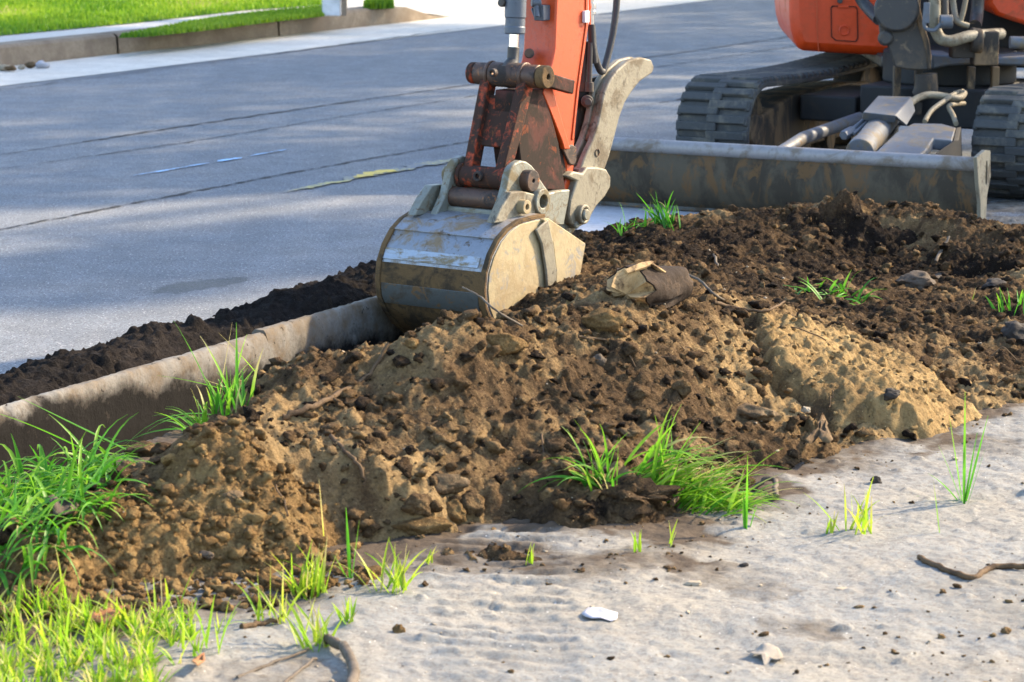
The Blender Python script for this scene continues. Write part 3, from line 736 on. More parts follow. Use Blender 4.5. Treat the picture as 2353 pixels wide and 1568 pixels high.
V = np.stack([(RD.x * BS + RN.x * (BT + T0)).ravel()[used], (RD.y * BS + RN.y * (BT + T0)).ravel()[used], BZ.ravel()[used]], 1)
me = np_mesh('soil_berm', V, mp[q], {'tint': (.32 + .5 * fbm(BS, BT, 3, 4, .6, 241)).ravel()[used]})
if me.polygons[0].normal.z < 0: me.flip_normals()
tag(link_obj('soil_berm', me, 'black', angle=180), 'low ridge of black soil along the road side of the near kerb', 'soil', kind='stuff')

# --- loose clods and pebbles too many to count
def scatter(name, n, rmin, rmax, power, mats_seed, mat, label, poly, tint=(.1, .9), flat=.75, zf=None, st_range=None):
    rs = np.random.RandomState(mats_seed); var = []
    for k in range(7):
        me = rock_mesh(1, k * 3 + mats_seed, 2, (1, .85, flat), .95)
        co = np.zeros(len(me.vertices) * 3); me.vertices.foreach_get('co', co); var.append((co.reshape(-1, 3), np.array([p.vertices[:] for p in me.polygons]))); bpy.data.meshes.remove(me)
    Vs = []; Fs = []; Ts = []; off = 0; c = 0; tries = 0
    while c < n and tries < n * 30:
        tries += 1
        if st_range: s_ = rs.uniform(*st_range[0]); t_ = rs.uniform(*st_range[1]); p = st(s_, t_)
        else:
            u = rs.uniform(-60, 2410); v = rs.uniform(430, 1600); p = at(u, v, .2)
        s_, t_ = to_st(p); i = int((s_ - S0) / RES); j = int((t_ - TT0) / RES)
        if poly is not None:
            if not (0 <= i < SS.shape[0] and 0 <= j < SS.shape[1]): continue
            if rs.rand() > poly[i, j]: continue
        z = TOP[i, j] if zf is None else zf
        r = rmin + (rmax - rmin) * rs.rand() ** power; k = rs.randint(7)
        a = rs.rand() * 6.28; ca, sa = math.cos(a), math.sin(a); tl = rs.uniform(-.5, .5)
        Rm = np.array([[ca, -sa, 0], [sa, ca, 0], [0, 0, 1]]) @ np.array([[1, 0, 0], [0, math.cos(tl), -math.sin(tl)], [0, math.sin(tl), math.cos(tl)]])
        co = (var[k][0] * r * np.array([1, rs.uniform(.7, 1), rs.uniform(.7, 1)])) @ Rm.T + np.array([p.x, p.y, z + r * flat * rs.uniform(.05, .5)])
        Vs.append(co); Fs.append(var[k][1] + off); Ts.append(np.full(len(co), rs.uniform(*tint))); off += len(co); c += 1
    me = np_mesh(name, np.concatenate(Vs), np.concatenate(Fs), {'tint': np.concatenate(Ts)})
    o = link_obj(name, me, mat, angle=180); tag(o, label, 'soil clods' if 'clod' in name else 'pebbles', kind='stuff'); return o
on_soil = (keep_s & (brown_m < .3) & (sand_m < .5)) * 1.0
scatter('soil_clods', 6500, .0025, .026, 4.8, 11, 'soil', 'loose clods scattered over the dark soil heap', on_soil, (.0, .7))
scatter('brown_clods', 1900, .0025, .020, 4.5, 12, 'brown', 'loose brown clods on the lower left pile', (brown_m > .5) * 1.0, (.3, .8))
scatter('sand_crumbs', 350, .004, .012, 2.6, 13, 'yellow', 'crumbs lying on the yellow sand pile', (sand_m > .5) * 1.0, (.1, .8))
near_edge = sstep(-.16, -.0, dH) * (dH < .02) * (TT > .6)
scatter('fringe_clods', 700, .002, .010, 3.4, 14, 'soil', 'crumbs of soil strewn on the silt below the heap', near_edge * .9 + .03, (.2, .8))
scatter('pale_pebbles', 200, .002, .008, 2.4, 15, 'stone_pale', 'tiny pale pebbles on the soil and the silt', on_soil * .4 + .25, flat=.6)
scatter('road_crumbs', 130, .003, .016, 2.5, 16, 'black', 'black crumbs fallen on the asphalt beside the berm', None, (.1, .6), zf=.0, st_range=((4.5, 8.4), (-.75, -.42)))

# ------------------------------------------------------------------ road cracks, marks and patch
def ribbon(name, uv, z, w0, w1, mat, seed, step=.05, jag=.5, wander=.02, kind='structure'):
    pts = [at(u, v, z) for u, v in uv]; path = []
    for a, b in zip(pts[:-1], pts[1:]):
        n = max(2, int((b - a).length / step)); path += [a.lerp(b, i / n) for i in range(n)]
    path.append(pts[-1]); rs = random.Random(seed); mb = MB(); L = []; Rr = []
    for i, p in enumerate(path):
        d = (path[min(i + 1, len(path) - 1)] - path[max(i - 1, 0)]).normalized(); n = Vector((-d.y, d.x, 0))
        c = p + n * (wander * mnoise.noise(Vector((i * .23, seed, 0))) * 2 + wander * .5 * mnoise.noise(Vector((i * .9, seed, 5))))
        f = i / (len(path) - 1); w = (w0 + (w1 - w0) * f) * (1 + jag * (rs.random() - .5) * 2); e_ = min(1, 8 * f + .1, 8 * (1 - f) + .1)
        L.append(c + n * w / 2 * e_); Rr.append(c - n * w / 2 * e_)
    mb.add(L + Rr, [(i, i + 1, len(L) + i + 1, len(L) + i) for i in range(len(L) - 1)])
    return tag(mb.build(name, mat), kind=kind)
ribbon('road_crack', [(-150, 372), (0, 356), (420, 290), (760, 240), (1090, 193), (1500, 130), (1810, 85), (2100, 45)], .004, .022, .020, 'crack', 1, .03, .8, .012)
ribbon('road_crack', [(-150, 408), (0, 388), (420, 328), (760, 272), (1090, 220), (1600, 140), (2000, 80)], .004, .010, .010, 'crack', 2, .03, .9, .012)
ribbon('road_crack', [(-150, 545), (0, 527), (330, 462), (640, 402), (860, 362), (1090, 323), (1300, 290)], .004, .014, .014, 'crack', 3, .03, 1.0, .012)
ribbon('road_seam', [(-150, 222), (0, 205), (500, 140), (1100, 60)], .008, .02, .02, 'stain', 6, .05, .6, .02)
ribbon('road_seam', [(1430, 250), (1700, 205), (2000, 150)], .004, .016, .016, 'crack', 7, .04, .9, .03)
ribbon('blue_road_mark', [(300, 404), (400, 388), (480, 374)], .006, .018, .022, 'bluepaint', 4, .03, .5, .006)
ribbon('blue_road_mark', [(500, 371), (555, 362)], .006, .035, .030, 'bluepaint', 5, .03, .4, .006)
ribbon('blue_road_mark', [(575, 358), (660, 343)], .006, .018, .02, 'bluepaint', 15, .03, .5, .006)
ribbon('yellow_road_mark', [(650, 441), (740, 424), (830, 405), (940, 385), (1060, 362)], .006, .04, .10, 'yellowpaint', 8, .03, .5, .02)
ribbon('yellow_road_mark', [(815, 408), (860, 397), (905, 390)], .008, .06, .10, 'yellowdense', 9, .03, .4, .01)


# ================================================================== EXCAVATOR
AY = R(35.0)
A = Vector((math.sin(AY), math.cos(AY), 0)); B = Vector((math.cos(AY), -math.sin(AY), 0)); Z = Vector((0, 0, 1))
BD = aty(1117, 670, 7.95).dot(B) - .205
def P(u, v, b=0.0): return plane(u, v, B, BD + b)
def z1(x, y, b=0.0): return P(827.2 + x * .3283, y * .3283, b)      # from the enlarged arm view
def z3(x, y, b=0.0): return P(827.2 + x * .2930, 330.9 + y * .2930, b)  # from the enlarged bucket view
M0 = Vector((.30, 11.35, 0))
exc = empty('excavator', st(to_st(M0)[0] + 1.8, to_st(M0)[1] + .85, 0))
tag(exc, 'orange mini excavator on rubber tracks with its bucket in the soil', 'excavator')
def part(mb, name, mat, parent=None, bevel=.003, angle=35, label=None):
    o = mb.build(name, mat, parent or exc, bevel, angle)
    if label: o['label'] = label
    return o

# ---- bucket
shell_uv = [(1335, 495), (1252, 497), (1222, 503), (1193, 511), (1167, 529), (1146.6, 553), (1129, 588), (1117.5, 627), (1114, 668), (1117, 706), (1129, 738), (1150, 770), (1180, 795), (1230, 812), (1300, 812)]
cut_uv = [(1252, 502), (1337, 559.4), (1322.4, 647.3), (1300, 720), (1290, 760)]
shell = [P(u, v, .205) for u, v in shell_uv]
shell_in = shell[1:-1]
body = MB()
# thick curved shell plate
def off2(pts, d):
    out = []
    for i, p in enumerate(pts):
        t = (pts[min(i + 1, len(pts) - 1)] - pts[max(i - 1, 0)]).normalized(); n = t.cross(B); out.append(p + n * d)
    return out
cen = sum((p for p in shell_in), Vector()) / len(shell_in)
sgn = 1 if (off2(shell_in, .01)[5] - cen).length < (shell_in[5] - cen).length else -1
inner = off2(shell_in, .012 * sgn)
outline = shell_in + inner[::-1]
body.prism(outline, -B * .41)
bucket = part(body, 'bucket', 'steel_shell', bevel=.0015, angle=20)
def strip(i0, i1, mat, name, d=.004, b0=.185, b1=-.185, thick=.006, f0=0., f1=0.):
    pts = shell_in[i0:i1 + 1]; pts = [p.copy() for p in pts]
    if f0: pts[0] = pts[0].lerp(pts[1], f0)
    if f1: pts[-1] = pts[-1].lerp(pts[-2], f1)
    o_ = [p - (q - p).normalized() * 0 for p, q in zip(pts, pts)]
    outp = off2(pts, -d * sgn); inp = off2(pts, .002 * sgn)
    sh = -B * (.205 - b0)
    mb = MB(); mb.prism([p + sh for p in outp] + [p + sh for p in inp[::-1]], -B * (b0 - b1)); return mb
def sub(mb, name, mat, parent, bevel=.0015, label=None, angle=30):
    o = mb.build(name, mat, parent, bevel, angle)
    if label: o['label'] = label
    return o
sub(strip(0, 4, '', '', .006, .20, -.20), 'wrapper_plate', 'steel_shell', bucket)
sub(strip(5, 6, '', '', .003, .17, -.19, f0=.15, f1=0.2), 'wear_strip', 'steel_worn', bucket, label='bright polished wear strip across the back of the bucket')
sub(strip(6, 8, '', '', .0028, .19, -.195, f0=.0), 'mud_layer', 'mudband', bucket)
sub(strip(7, 9, '', '', .005, .18, -.185, f0=.2, f1=.5), 'wear_strip', 'steel_dark', bucket, label='dark lower wear strip of the bucket')
sub(strip(8, 12, '', '', .0025, .19, -.19), 'mud_layer', 'mudband', bucket)
for bb in (.205, -.190):
    pts = off2(shell_in, -.007 * sgn); pin = off2(shell_in, .004 * sgn)
    mb = MB(); sh = B * (bb - .205 + .003); mb.prism([p + sh for p in pts] + [p + sh for p in pin[::-1]], -B * .018)
    sub(mb, 'shell_rim', 'mudband', bucket)
for bb, nm in ((.208, 1), (-.196, 0)):
    pts = [P(u, v, .205) + B * (bb - .205) for u, v in [(1252, 503), (1223, 508), (1194, 516), (1170, 534), (1151, 557), (1134, 591), (1123, 628), (1120, 668), (1123, 705), (1134, 735), (1155, 766), (1185, 790), (1230, 806), (1285, 806)]]
    pl = MB(); pl.prism(pts, -B * .014); sub(pl, 'side_plate', 'cream', bucket, .002)
    # side cutter, bent slightly outwards along a crease
    q = [P(u, v, .205) + B * (bb - .205 + .012) for u, v in [(1240, 504), (1252, 501), (1256, 504), (1337, 559), (1322, 647), (1306, 720), (1295, 800), (1262, 800), (1269, 700), (1269, 620), (1262, 560)]]
    pl = MB(); pl.prism(q, -B * .020); sub(pl, 'side_cutter', 'cream', bucket, .003)
    pl = MB()
    r0 = [P(u, v, .205) + B * (bb - .205 + .004) for u, v in [(1222, 528), (1250, 503), (1262, 560), (1269, 620), (1269, 700), (1266, 760), (1248, 760), (1250, 700), (1245, 620), (1235, 560)]]
    pl.prism(r0, B * .010 * (1 if nm else -1)); sub(pl, 'crease_plate', 'cream2', bucket, .004)
# lower lip with teeth, buried in the soil
lip = MB(); a_, b_ = P(1300, 806, .205), P(1300, 812, .205); lip.box(P(1318, 800, 0), B, A, Z, .205, .05, .009)
for k in range(4): lip.box(P(1318, 800, 0) + A * .08 + B * (-.165 + .11 * k), B, A, Z, .022, .05, .014)
sub(lip, 'cutting_lip', 'steel_dark', bucket)

# ears on top of the bucket
def arc(c, r, a0, a1, n, fn):
    return [fn(c[0] + r * math.cos(R(a0 + (a1 - a0) * i / n)), c[1] + r * math.sin(R(a0 + (a1 - a0) * i / n))) for i in range(n + 1)]
for bb, th in ((.122, .026), (-.096, .026)):
    pts2 = [(1040, 620), (1085, 520), (1120, 440), (1150, 330), (1165, 250), (1185, 195), (1215, 155), (1262, 130), (1310, 140), (1350, 170), (1385, 215), (1410, 270), (1450, 330), (1492, 385), (1560, 365), (1650, 358), (1640, 430), (1615, 560), (1600, 640), (1500, 640), (1300, 640), (1150, 640)]
    pts = [z3(x, y, .122) + B * (bb - .122) for x, y in pts2]
    mb = MB(); mb.prism(pts, -B * th); part(mb, 'bucket_ear', 'earsteel', bevel=.005)
gus = MB(); pts = [z3(x, y, .16) for x, y in [(1050, 625), (1110, 500), (1190, 380), (1280, 372), (1372, 395), (1378, 600), (1180, 610)]]
gus.prism(pts, -B * .03); part(gus, 'ear_gusset', 'cream2', bevel=.004)
gus = MB(); pts = [z3(x, y, .16) - B * .30 for x, y in [(1050, 625), (1110, 500), (1190, 380), (1280, 372), (1372, 395), (1378, 600), (1180, 610)]]
gus.prism(pts, -B * .03); part(gus, 'ear_gusset', 'earsteel', bevel=.004)
c0 = z3(1335, 290, .14); mb = MB(); mb.ring(c0 - B * .012, B, .034, .006, .05); part(mb, 'link_pin_boss', 'grease', bevel=.003)
mb = MB(); c0 = z3(1430, 452, .165); mb.ring(c0 - B * .02, B, .040, .021, .05); part(mb, 'pin_tube', 'earsteel', bevel=.003)
mb = MB(); mb.tube([c0 - B * .035, c0 - B * .03], .021, 20); part(mb, 'pin_hole', 'pit', bevel=0)
mb = MB(); c0 = z3(1296, 495, .178); mb.ring(c0 - B * .012, B, .022, .009, .04); part(mb, 'hose_ring', 'cream', bevel=.002)
# cross tube and its pin between the ears
cm = z3(930, 430, 0); mb = MB(); mb.tube([cm - B * .10, cm + B * .10], .031, 28); part(mb, 'cross_tube', 'grease', bevel=.002)
mb = MB(); cm = z3(930, 530, 0); mb.box(cm, B, A, Z, .10, .03, .012); part(mb, 'base_plate', 'earsteel', bevel=.003)
# lower boss of the link, with its pin
lb = z3(985, 262, 0)
mb = MB(); mb.tube([lb - B * .094, lb + B * .094], .034, 28); mb.ring(lb - B * .085, B, .041, .03, .012); mb.ring(lb + B * .085, B, .041, .03, .012)
part(mb, 'link_boss', 'link', bevel=.003)
mb = MB(); mb.ring(z3(975, 245, 0) - A * .034, -A, .016, .008, .012, 20); part(mb, 'grease_nipple', 'grease', bevel=.002)
mb = MB(); mb.tube([lb - B * .15, lb - B * .12], .030, 24); part(mb, 'pin_head', 'earsteel', bevel=.004)

# ---- link frame
ub = z1(1040, 525, 0)
link = MB()
dl = (ub - lb)
for sgn_ in (-1, 1):
    off = B * .062 * sgn_
    p0 = ub + off * 1.15; p1 = lb + off * .95
    ax = (p1 - p0).normalized(); side = B; dep = ax.cross(side).normalized()
    link.box((p0 + p1) / 2, side, dep, ax, .0165, .024, (p1 - p0).length / 2)
ax = dl.normalized(); dep = ax.cross(B).normalized()
pa_ = lb + dl * .30; pb_ = lb + dl * .80
link.box((pa_ + pb_) / 2 + dep * .006, B, dep, ax, .055, .006, (pb_ - pa_).length / 2)
part(link, 'bucket_link', 'link', bevel=.004)
mb = MB(); mb.tube([ub - B * .118, ub - B * .06, ub - B * .055, ub + B * .055, ub + B * .06, ub + B * .118], [.035, .035, .039, .039, .036, .036], 28)
for s_ in (-1, 1): mb.ring(ub + B * .064 * s_, B, .042, .03, .010)
mb.ring(z1(980, 505, 0) - A * .036, -A, .013, .006, .02, 18)
part(mb, 'link_pin_housing', 'grease', bevel=.003)
mb = MB(); mb.ring(ub + B * .135, B, .036, .008, .03); part(mb, 'pin_washer', 'mudband', bevel=.004)
mb = MB(); mb.tube([ub - B * .145, ub - B * .12], .034, 24); part(mb, 'pin_head', 'link', bevel=.006)
# side links reaching back to the arm
for s_ in (-1, 1):
    mb = MB(); p0 = ub + B * .098 * s_; p1 = z1(1300, 600, 0) + B * .098 * s_; ax = (p1 - p0).normalized(); dp = ax.cross(B).normalized()
    mb.box((p0 + p1) / 2, B, dp, ax, .012, .022, (p1 - p0).length / 2); part(mb, 'side_link', 'greasy_shaded', bevel=.004)
# ---- bucket cylinder
r0 = z1(1078, 445, 0); rt = z1(1083, 240, 0); top = z1(1112, -700, 0)
mb = MB(); mb.tube([ub + Z * .01, z1(1070, 420, 0), z1(1075, 330, 0)], [.034, .0185, .0185], 24); part(mb, 'rod_end', 'blackcast', bevel=.002)
mb = MB(); mb.tube([z1(1076, 335, 0), z1(1083, 200, 0)], .0155, 28); part(mb, 'piston_rod', 'chrome', bevel=0)
mb = MB(); d_ = (top - rt).normalized(); L_ = (top - rt).length
mb.tube([rt, rt + d_ * .004, rt + d_ * .022, rt + d_ * .024, rt + d_ * .05, rt + d_ * .052, rt + d_ * L_], [.030, .033, .033, .031, .031, .0335, .0335], 32)
part(mb, 'bucket_cylinder', 'slate', bevel=.001)
mb = MB(); mb.box(z1(1275, 90, .02), B, A, Z, .018, .02, .024); mb.tube([z1(1215, 60, 0), z1(1240, 120, .02), z1(1225, -60, .0)], .010, 14); mb.tube([z1(1200, 20, 0), z1(1265, 20, .02)], .014, 16)
part(mb, 'hose_fitting', 'slate', bevel=.004)
mb = MB(); mb.tube([z1(985, 20, -.03), z1(1010, 20, -.03)], .013, 16); part(mb, 'hose_port', 'blackcast', bevel=.003)

# ---- arm
AB = .060
prof = [(1392, -1500), (1385, -200), (1372, 100), (1362, 350), (1345, 440), (1290, 560), (1330, 700), (1372, 880), (1410, 1030), (1440, 1150), (1450, 1240), (1420, 1330), (1480, 1340), (1500, 1150), (1500, 1040), (1515, 820), (1540, 620), (1575, 380), (1602, 180), (1605, -200), (1612, -1500)]
arm = MB(); arm.prism([z1(x, y, AB) for x, y in prof], -B * 2 * AB)
arm_o = part(arm, 'arm', 'orange', bevel=.006)
# stiffening rib on the side plate and weld edge
mb = MB(); mb.prism([z1(x, y, AB) for x, y in [(1285, 545), (1305, 580), (1425, 985), (1440, 1040), (1400, 1045), (1385, 990), (1250, 650)]], B * .018); part(mb, 'arm_rib', 'orange', bevel=.003)
mb = MB(); mb.prism([z1(x, y, AB) for x, y in [(1598, -1500), (1590, 180), (1528, 620), (1490, 980), (1478, 975), (1516, 620), (1576, 180), (1584, -1500)]], B * .004); part(mb, 'arm_edge', 'orange', bevel=.001)
mb = MB(); mb.prism([z1(x, y, AB) for x, y in [(1400, 1040), (1470, 1010), (1500, 1030), (1500, 1130), (1480, 1160), (1450, 1150)]], B * .010); part(mb, 'arm_tip', 'grease', bevel=.004)
# greased front plate of the arm nose, its shade painted in dark red
mb = MB()
fp = [(1276, 600), (1318, 745), (1358, 920), (1396, 1070), (1420, 1190), (1400, 1330)]
fa = [z1(x, y, AB) for x, y in fp]; fb = [p - A * .008 for p in fa]
mb.prism([p - B * .0 for p in fb] + [p for p in [q + A * .02 for q in fa[::-1]]], -B * 2 * AB)
part(mb, 'arm_front_plate', 'greasy_shaded', bevel=.003)
mb = MB(); mb.tube([z1(1435, 1270, 0) - B * .066, z1(1435, 1270, 0) + B * .066], .045, 28); part(mb, 'arm_boss', 'greasy_shaded', bevel=.004)
mb = MB(); mb.prism([z1(x, y, .075) for x, y in [(1130, 640), (1290, 620), (1390, 1000), (1440, 1330), (1150, 1330), (1110, 1000)]], -B * .10)
part(mb, 'arm_nose', 'greasy_shaded', bevel=.004)
for x, y, r_ in ((1185, 375, .016),):
    mb = MB(); mb.tube([z1(x, y, -.02), z1(x, y, .0)], r_, 14); part(mb, 'arm_bolt', 'grease', bevel=.003)
mb = MB(); mb.box(z1(1570, 118, AB) + B * .006, A, Z, B, .0135, .019, .006); part(mb, 'steel_tab', 'post_white', bevel=.002)
mb = MB(); mb.prism([z1(x, y, -.01) for x, y in [(1545, 560), (1750, 520), (1730, 640), (1680, 800), (1620, 1000), (1530, 1240), (1470, 1240), (1490, 1000), (1520, 780)]], -B * .05)
part(mb, 'thumb_bracket', 'blackcast', bevel=.004)
# thumb cylinder and hoses
mb = MB(); mb.tube([z1(1612, -400, .03), z1(1618, 180, .03)], .010, 16); mb.ring(z1(1622, 40, .03), Z, .014, .004, .02); mb.ring(z1(1622, 90, .03), Z, .013, .004, .012); part(mb, 'hose_tail', 'chrome', bevel=.001)
mb = MB(); mb.tube([z1(1618, 170, .03), z1(1622, 300, .03), z1(1640, 440, .03)], .0125, 18); part(mb, 'thumb_hose', 'hose', bevel=0)
mb = MB(); mb.tube([z1(1565, 290, .0), z1(1560, 640, .0)], .018, 20); mb.tube([z1(1612, 300, .03), z1(1604, 600, .03)], .0085, 16); mb.ring(z1(1606, 610, .03), Z, .014, .004, .03); part(mb, 'thumb_cylinder', 'blackcast', bevel=.001)
mb = MB(); mb.tube([z1(1590, 705, -.02), z1(1590, 712, .045)], .020, 22); mb.tube([z1(1595, 715, .045), z1(1595, 717, .055)], .013, 18); part(mb, 'cylinder_knuckle', 'blackcast', bevel=.003)
hp = [(1800, -600), (1798, -200), (1797, 0), (1785, 130), (1765, 260), (1735, 390), (1712, 470), (1700, 500), (1680, 492), (1655, 430), (1635, 340), (1628, 250), (1622, 180)]
def smooth_path(pts, k=4):
    out = []
    for i in range(len(pts) - 1):
        p0 = pts[max(i - 1, 0)]; p1 = pts[i]; p2 = pts[i + 1]; p3 = pts[min(i + 2, len(pts) - 1)]
        for j in range(k):
            t = j / k; out.append(.5 * ((2 * p1) + (p2 - p0) * t + (2 * p0 - 5 * p1 + 4 * p2 - p3) * t * t + (3 * p1 - p0 - 3 * p2 + p3) * t ** 3))
    out.append(pts[-1]); return out
mb = MB(); mb.tube(smooth_path([z1(x, y, .03) for x, y in hp]), .0115, 18); part(mb, 'hydraulic_hose', 'hose', bevel=0)

# ---- thumb
tl = [(2060, 470), (2048, 512), (1962, 570), (1905, 640), (1855, 720), (1815, 830), (1785, 950), (1745, 1100), (1712, 1190), (1690, 1260), (1560, 1260), (1545, 1180), (1580, 1090), (1632, 980), (1672, 850), (1692, 740), (1712, 645), (1752, 565), (1800, 495), (1884, 424), (1972, 402), (2040, 420)]
thumb = MB()
for bb in (.065, .026):
    thumb.prism([z1(x, y, .065) + B * (bb - .065) for x, y in tl], -B * .022)
th_o = part(thumb, 'thumb', 'cream2', bevel=.005)
mb = MB()
def mid(i, j): return ((tl[i][0] + tl[j][0]) / 2, (tl[i][1] + tl[j][1]) / 2)
back = tl[13:21]
q = [z1(x + 12, y + 6, .065) for x, y in back]; q2 = [p + A * .012 - Z * .003 for p in q]
mb.prism([p - B * .02 for p in q] + [p - B * .02 for p in q2[::-1]], -B * .028); sub(mb, 'web_plate', 'cream2', th_o)
mb = MB(); mb.ring(z1(1660, 1070, .066), B, .0125, .0105, .004, 24); sub(mb, 'weld_ring', 'grease', th_o, bevel=0)
kn = [(1450, 1235), (1500, 1200), (1560, 1215), (1590, 1170), (1660, 1170), (1725, 1185), (1758, 1240), (1755, 1310), (1715, 1380), (1660, 1440), (1625, 1500), (1600, 1560), (1540, 1590), (1480, 1575), (1462, 1500), (1475, 1400), (1500, 1330), (1520, 1270), (1480, 1255)]
mb = MB(); mb.prism([z1(x, y, .085) for x, y in kn], -B * .05); part(mb, 'thumb_link', 'cream2', bevel=.006)
mb = MB(); mb.prism([z1(x, y, .012) for x, y in kn], -B * .03); part(mb, 'thumb_link', 'cream2', bevel=.010)
mb = MB(); c0 = z1(1552, 1500, .09); mb.ring(c0 - B * .0, B, .032, .02, .03); part(mb, 'thumb_pin_boss', 'cream2', bevel=.004)
mb = MB(); mb.tube([c0 - B * .06, c0 + B * .022], .018, 20); mb.tube([z1(1470, 1570, .06), z1(1470, 1570, .06) + B * .03], .013, 18); part(mb, 'thumb_pin', 'earsteel', bevel=.004)
mb = MB(); mb.prism([z3(x, y, .06) for x, y in [(1490, 400), (1560, 362), (1660, 358), (1700, 480), (1720, 640), (1660, 720), (1560, 700), (1450, 620)]], -B * .12); part(mb, 'thumb_mount', 'earsteel', bevel=.006)

# ---- dozer blade, in the machine frame
MR = RD; ML = RN     # back, right
def mf(l, b, z): return M0 + ML * l + MR * b + Z * z
BWD = 1.74
blade_prof = [(0.06, 0.0), (0.02, .015), (-.015, .06), (-.03, .12), (-.028, .18), (-.01, .235), (.0, .252), (.03, .252), (.02, .20), (.0, .15), (.0, .10), (.02, .05), (.07, .02)]
mb = MB(); mb.prism([mf(0, b, z) for b, z in [(p[0] + .03, p[1] + .012) for p in blade_prof]], ML * BWD); blade = part(mb, 'dozer_blade', 'bladeface', bevel=.003)
mb = MB(); mb.tube([mf(.0, .035, .272), mf(BWD, .035, .272)], .030, 26); sub(mb, 'top_tube', 'bladetop', blade)
mb = MB(); mb.box(mf(BWD / 2, .075, .02), ML, MR, Z, BWD / 2, .02, .012); sub(mb, 'cutting_edge', 'steel_dark', blade)
# end plate with slot: plate in back-z plane
for l_ in (BWD, -.014):
    o_ = [(-.10, .325), (.015, .345), (.085, .335), (.10, .23), (.055, .15), (.05, 0.0), (-.02, 0.0), (-.03, .13), (-.07, .22)]
    i_ = [(.030, .295), (.038, .30), (.046, .295), (.050, .22), (.046, .205), (.042, .20), (.036, .20), (.030, .21), (.029, .24)]
    mb = MB(); mb.frame_prism([mf(l_, a_ * .9, z_ * .97) for a_, z_ in o_], [mf(l_, a_ * .9, z_ * .97) for a_, z_ in i_], ML * .016); sub(mb, 'end_plate', 'cream2', blade, .003)
# ---- tracks
def make_track(l0):
    W_t = .35; fr = .24; cb0 = 1.16; cb1 = 2.75
    base = mf(l0 + W_t / 2, (cb0 + cb1) / 2, 0)
    # belt loop in (back, z)
    loop = []
    for i in range(17):
        a = R(-90 - 180 * i / 16); loop.append((cb0 + fr * math.cos(a), fr + .0 + fr * math.sin(a)))
    top_n = 20
    for i in range(1, top_n): f = i / top_n; loop.append((cb0 + (cb1 - cb0) * f, 2 * fr - .02 * math.sin(math.pi * f)))
    for i in range(17):
        a = R(90 - 180 * i / 16); loop.append((cb1 + fr * math.cos(a), fr + fr * math.sin(a)))
    for i in range(1, 20): f = i / 20; loop.append((cb1 + (cb0 - cb1) * f, 0.0))
    n = len(loop); mb = MB(); cx = (cb0 + cb1) / 2
    def inn(i, d):
        p0 = loop[(i - 1) % n]; p1 = loop[(i + 1) % n]; tx, tz = p1[0] - p0[0], p1[1] - p0[1]; L = math.hypot(tx, tz); nx, nz = tz / L, -tx / L
        if (loop[i][0] + nx * .01 - cx) ** 2 / 9 + (loop[i][1] + nz * .01 - fr) ** 2 > (loop[i][0] - cx) ** 2 / 9 + (loop[i][1] - fr) ** 2: nx, nz = -nx, -nz
        return loop[i][0] + nx * d, loop[i][1] + nz * d
    lp = [inn(i, .022) for i in range(n)]; li = [inn(i, .046) for i in range(n)]
    mb.frame_prism([mf(l0, a, z) for a, z in lp], [mf(l0, a, z) for a, z in li], ML * W_t)
    # resample for lugs
    pts = [Vector((a, z)) for a, z in lp]; seg = [(pts[(i + 1) % n] - pts[i]).length for i in range(n)]; tot = sum(seg); m_ = int(tot / .066); pitch = tot / m_
    for k in range(m_ * 2):
        s_ = k * pitch / 2; i = 0
        while s_ > seg[i]: s_ -= seg[i]; i += 1
        d2 = (pts[(i + 1) % n] - pts[i]).normalized(); p2 = pts[i] + d2 * s_; nx = Vector((-d2.y, d2.x))
        if (p2 + nx * .01 - Vector((cx, fr))).length < (p2 - Vector((cx, fr))).length and abs(p2.x - cx) > .9: nx = -nx
        if abs(p2.x - cx) <= .9: nx = Vector((0, 1 if p2.y > fr else -1))
        t3 = MR * d2.x + Z * d2.y; n3 = MR * nx.x + Z * nx.y
        side = k % 2
        c = mf(l0 + (W_t * .30 if side else W_t * .70), p2.x, p2.y) + n3 * .010
        mb.box(c, ML, t3, n3, W_t * .27, .019, .012)
        c = mf(l0 + (W_t * .035 if side else W_t * .965), p2.x, p2.y) + n3 * .006
        mb.box(c, ML, t3, n3, W_t * .03, .024, .010)
    tr = part(mb, 'track', 'rubber', bevel=.005, angle=40)
    # frame, idler, rollers
    fm = MB(); fm.prism([mf(l0 + .07, a, z) for a, z in [(cb0 - .02, .12), (cb0 + .1, .10), (cb1 - .1, .10), (cb1 - .05, .34), (cb1 - .5, .37), (cb0 + .5, .36), (cb0 + .15, .30), (cb0 - .02, .27)]], ML * (W_t - .14))
    sub(fm, 'track_frame', 'frame_dark', tr, .01)
    idl = MB(); idl.tube([mf(l0 + .09, cb0, fr), mf(l0 + W_t - .09, cb0, fr)], .185, 32); idl.tube([mf(l0 + .05, cb0, fr), mf(l0 + W_t - .05, cb0, fr)], .07, 20)
    sub(idl, 'idler_wheel', 'frame_dark', tr, .008)
    spk = MB(); spk.tube([mf(l0 + .10, cb1, fr), mf(l0 + W_t - .10, cb1, fr)], .185, 32); sub(spk, 'drive_sprocket', 'frame_dark', tr, .008)
    for k in range(4):
        rl = MB(); rl.tube([mf(l0 + .06, cb0 + .32 + k * .32, .10), mf(l0 + W_t - .06, cb0 + .32 + k * .32, .10)], .055, 20); sub(rl, 'roller', 'frame_dark', tr, .004)
make_track(0.0); make_track(BWD - .35)
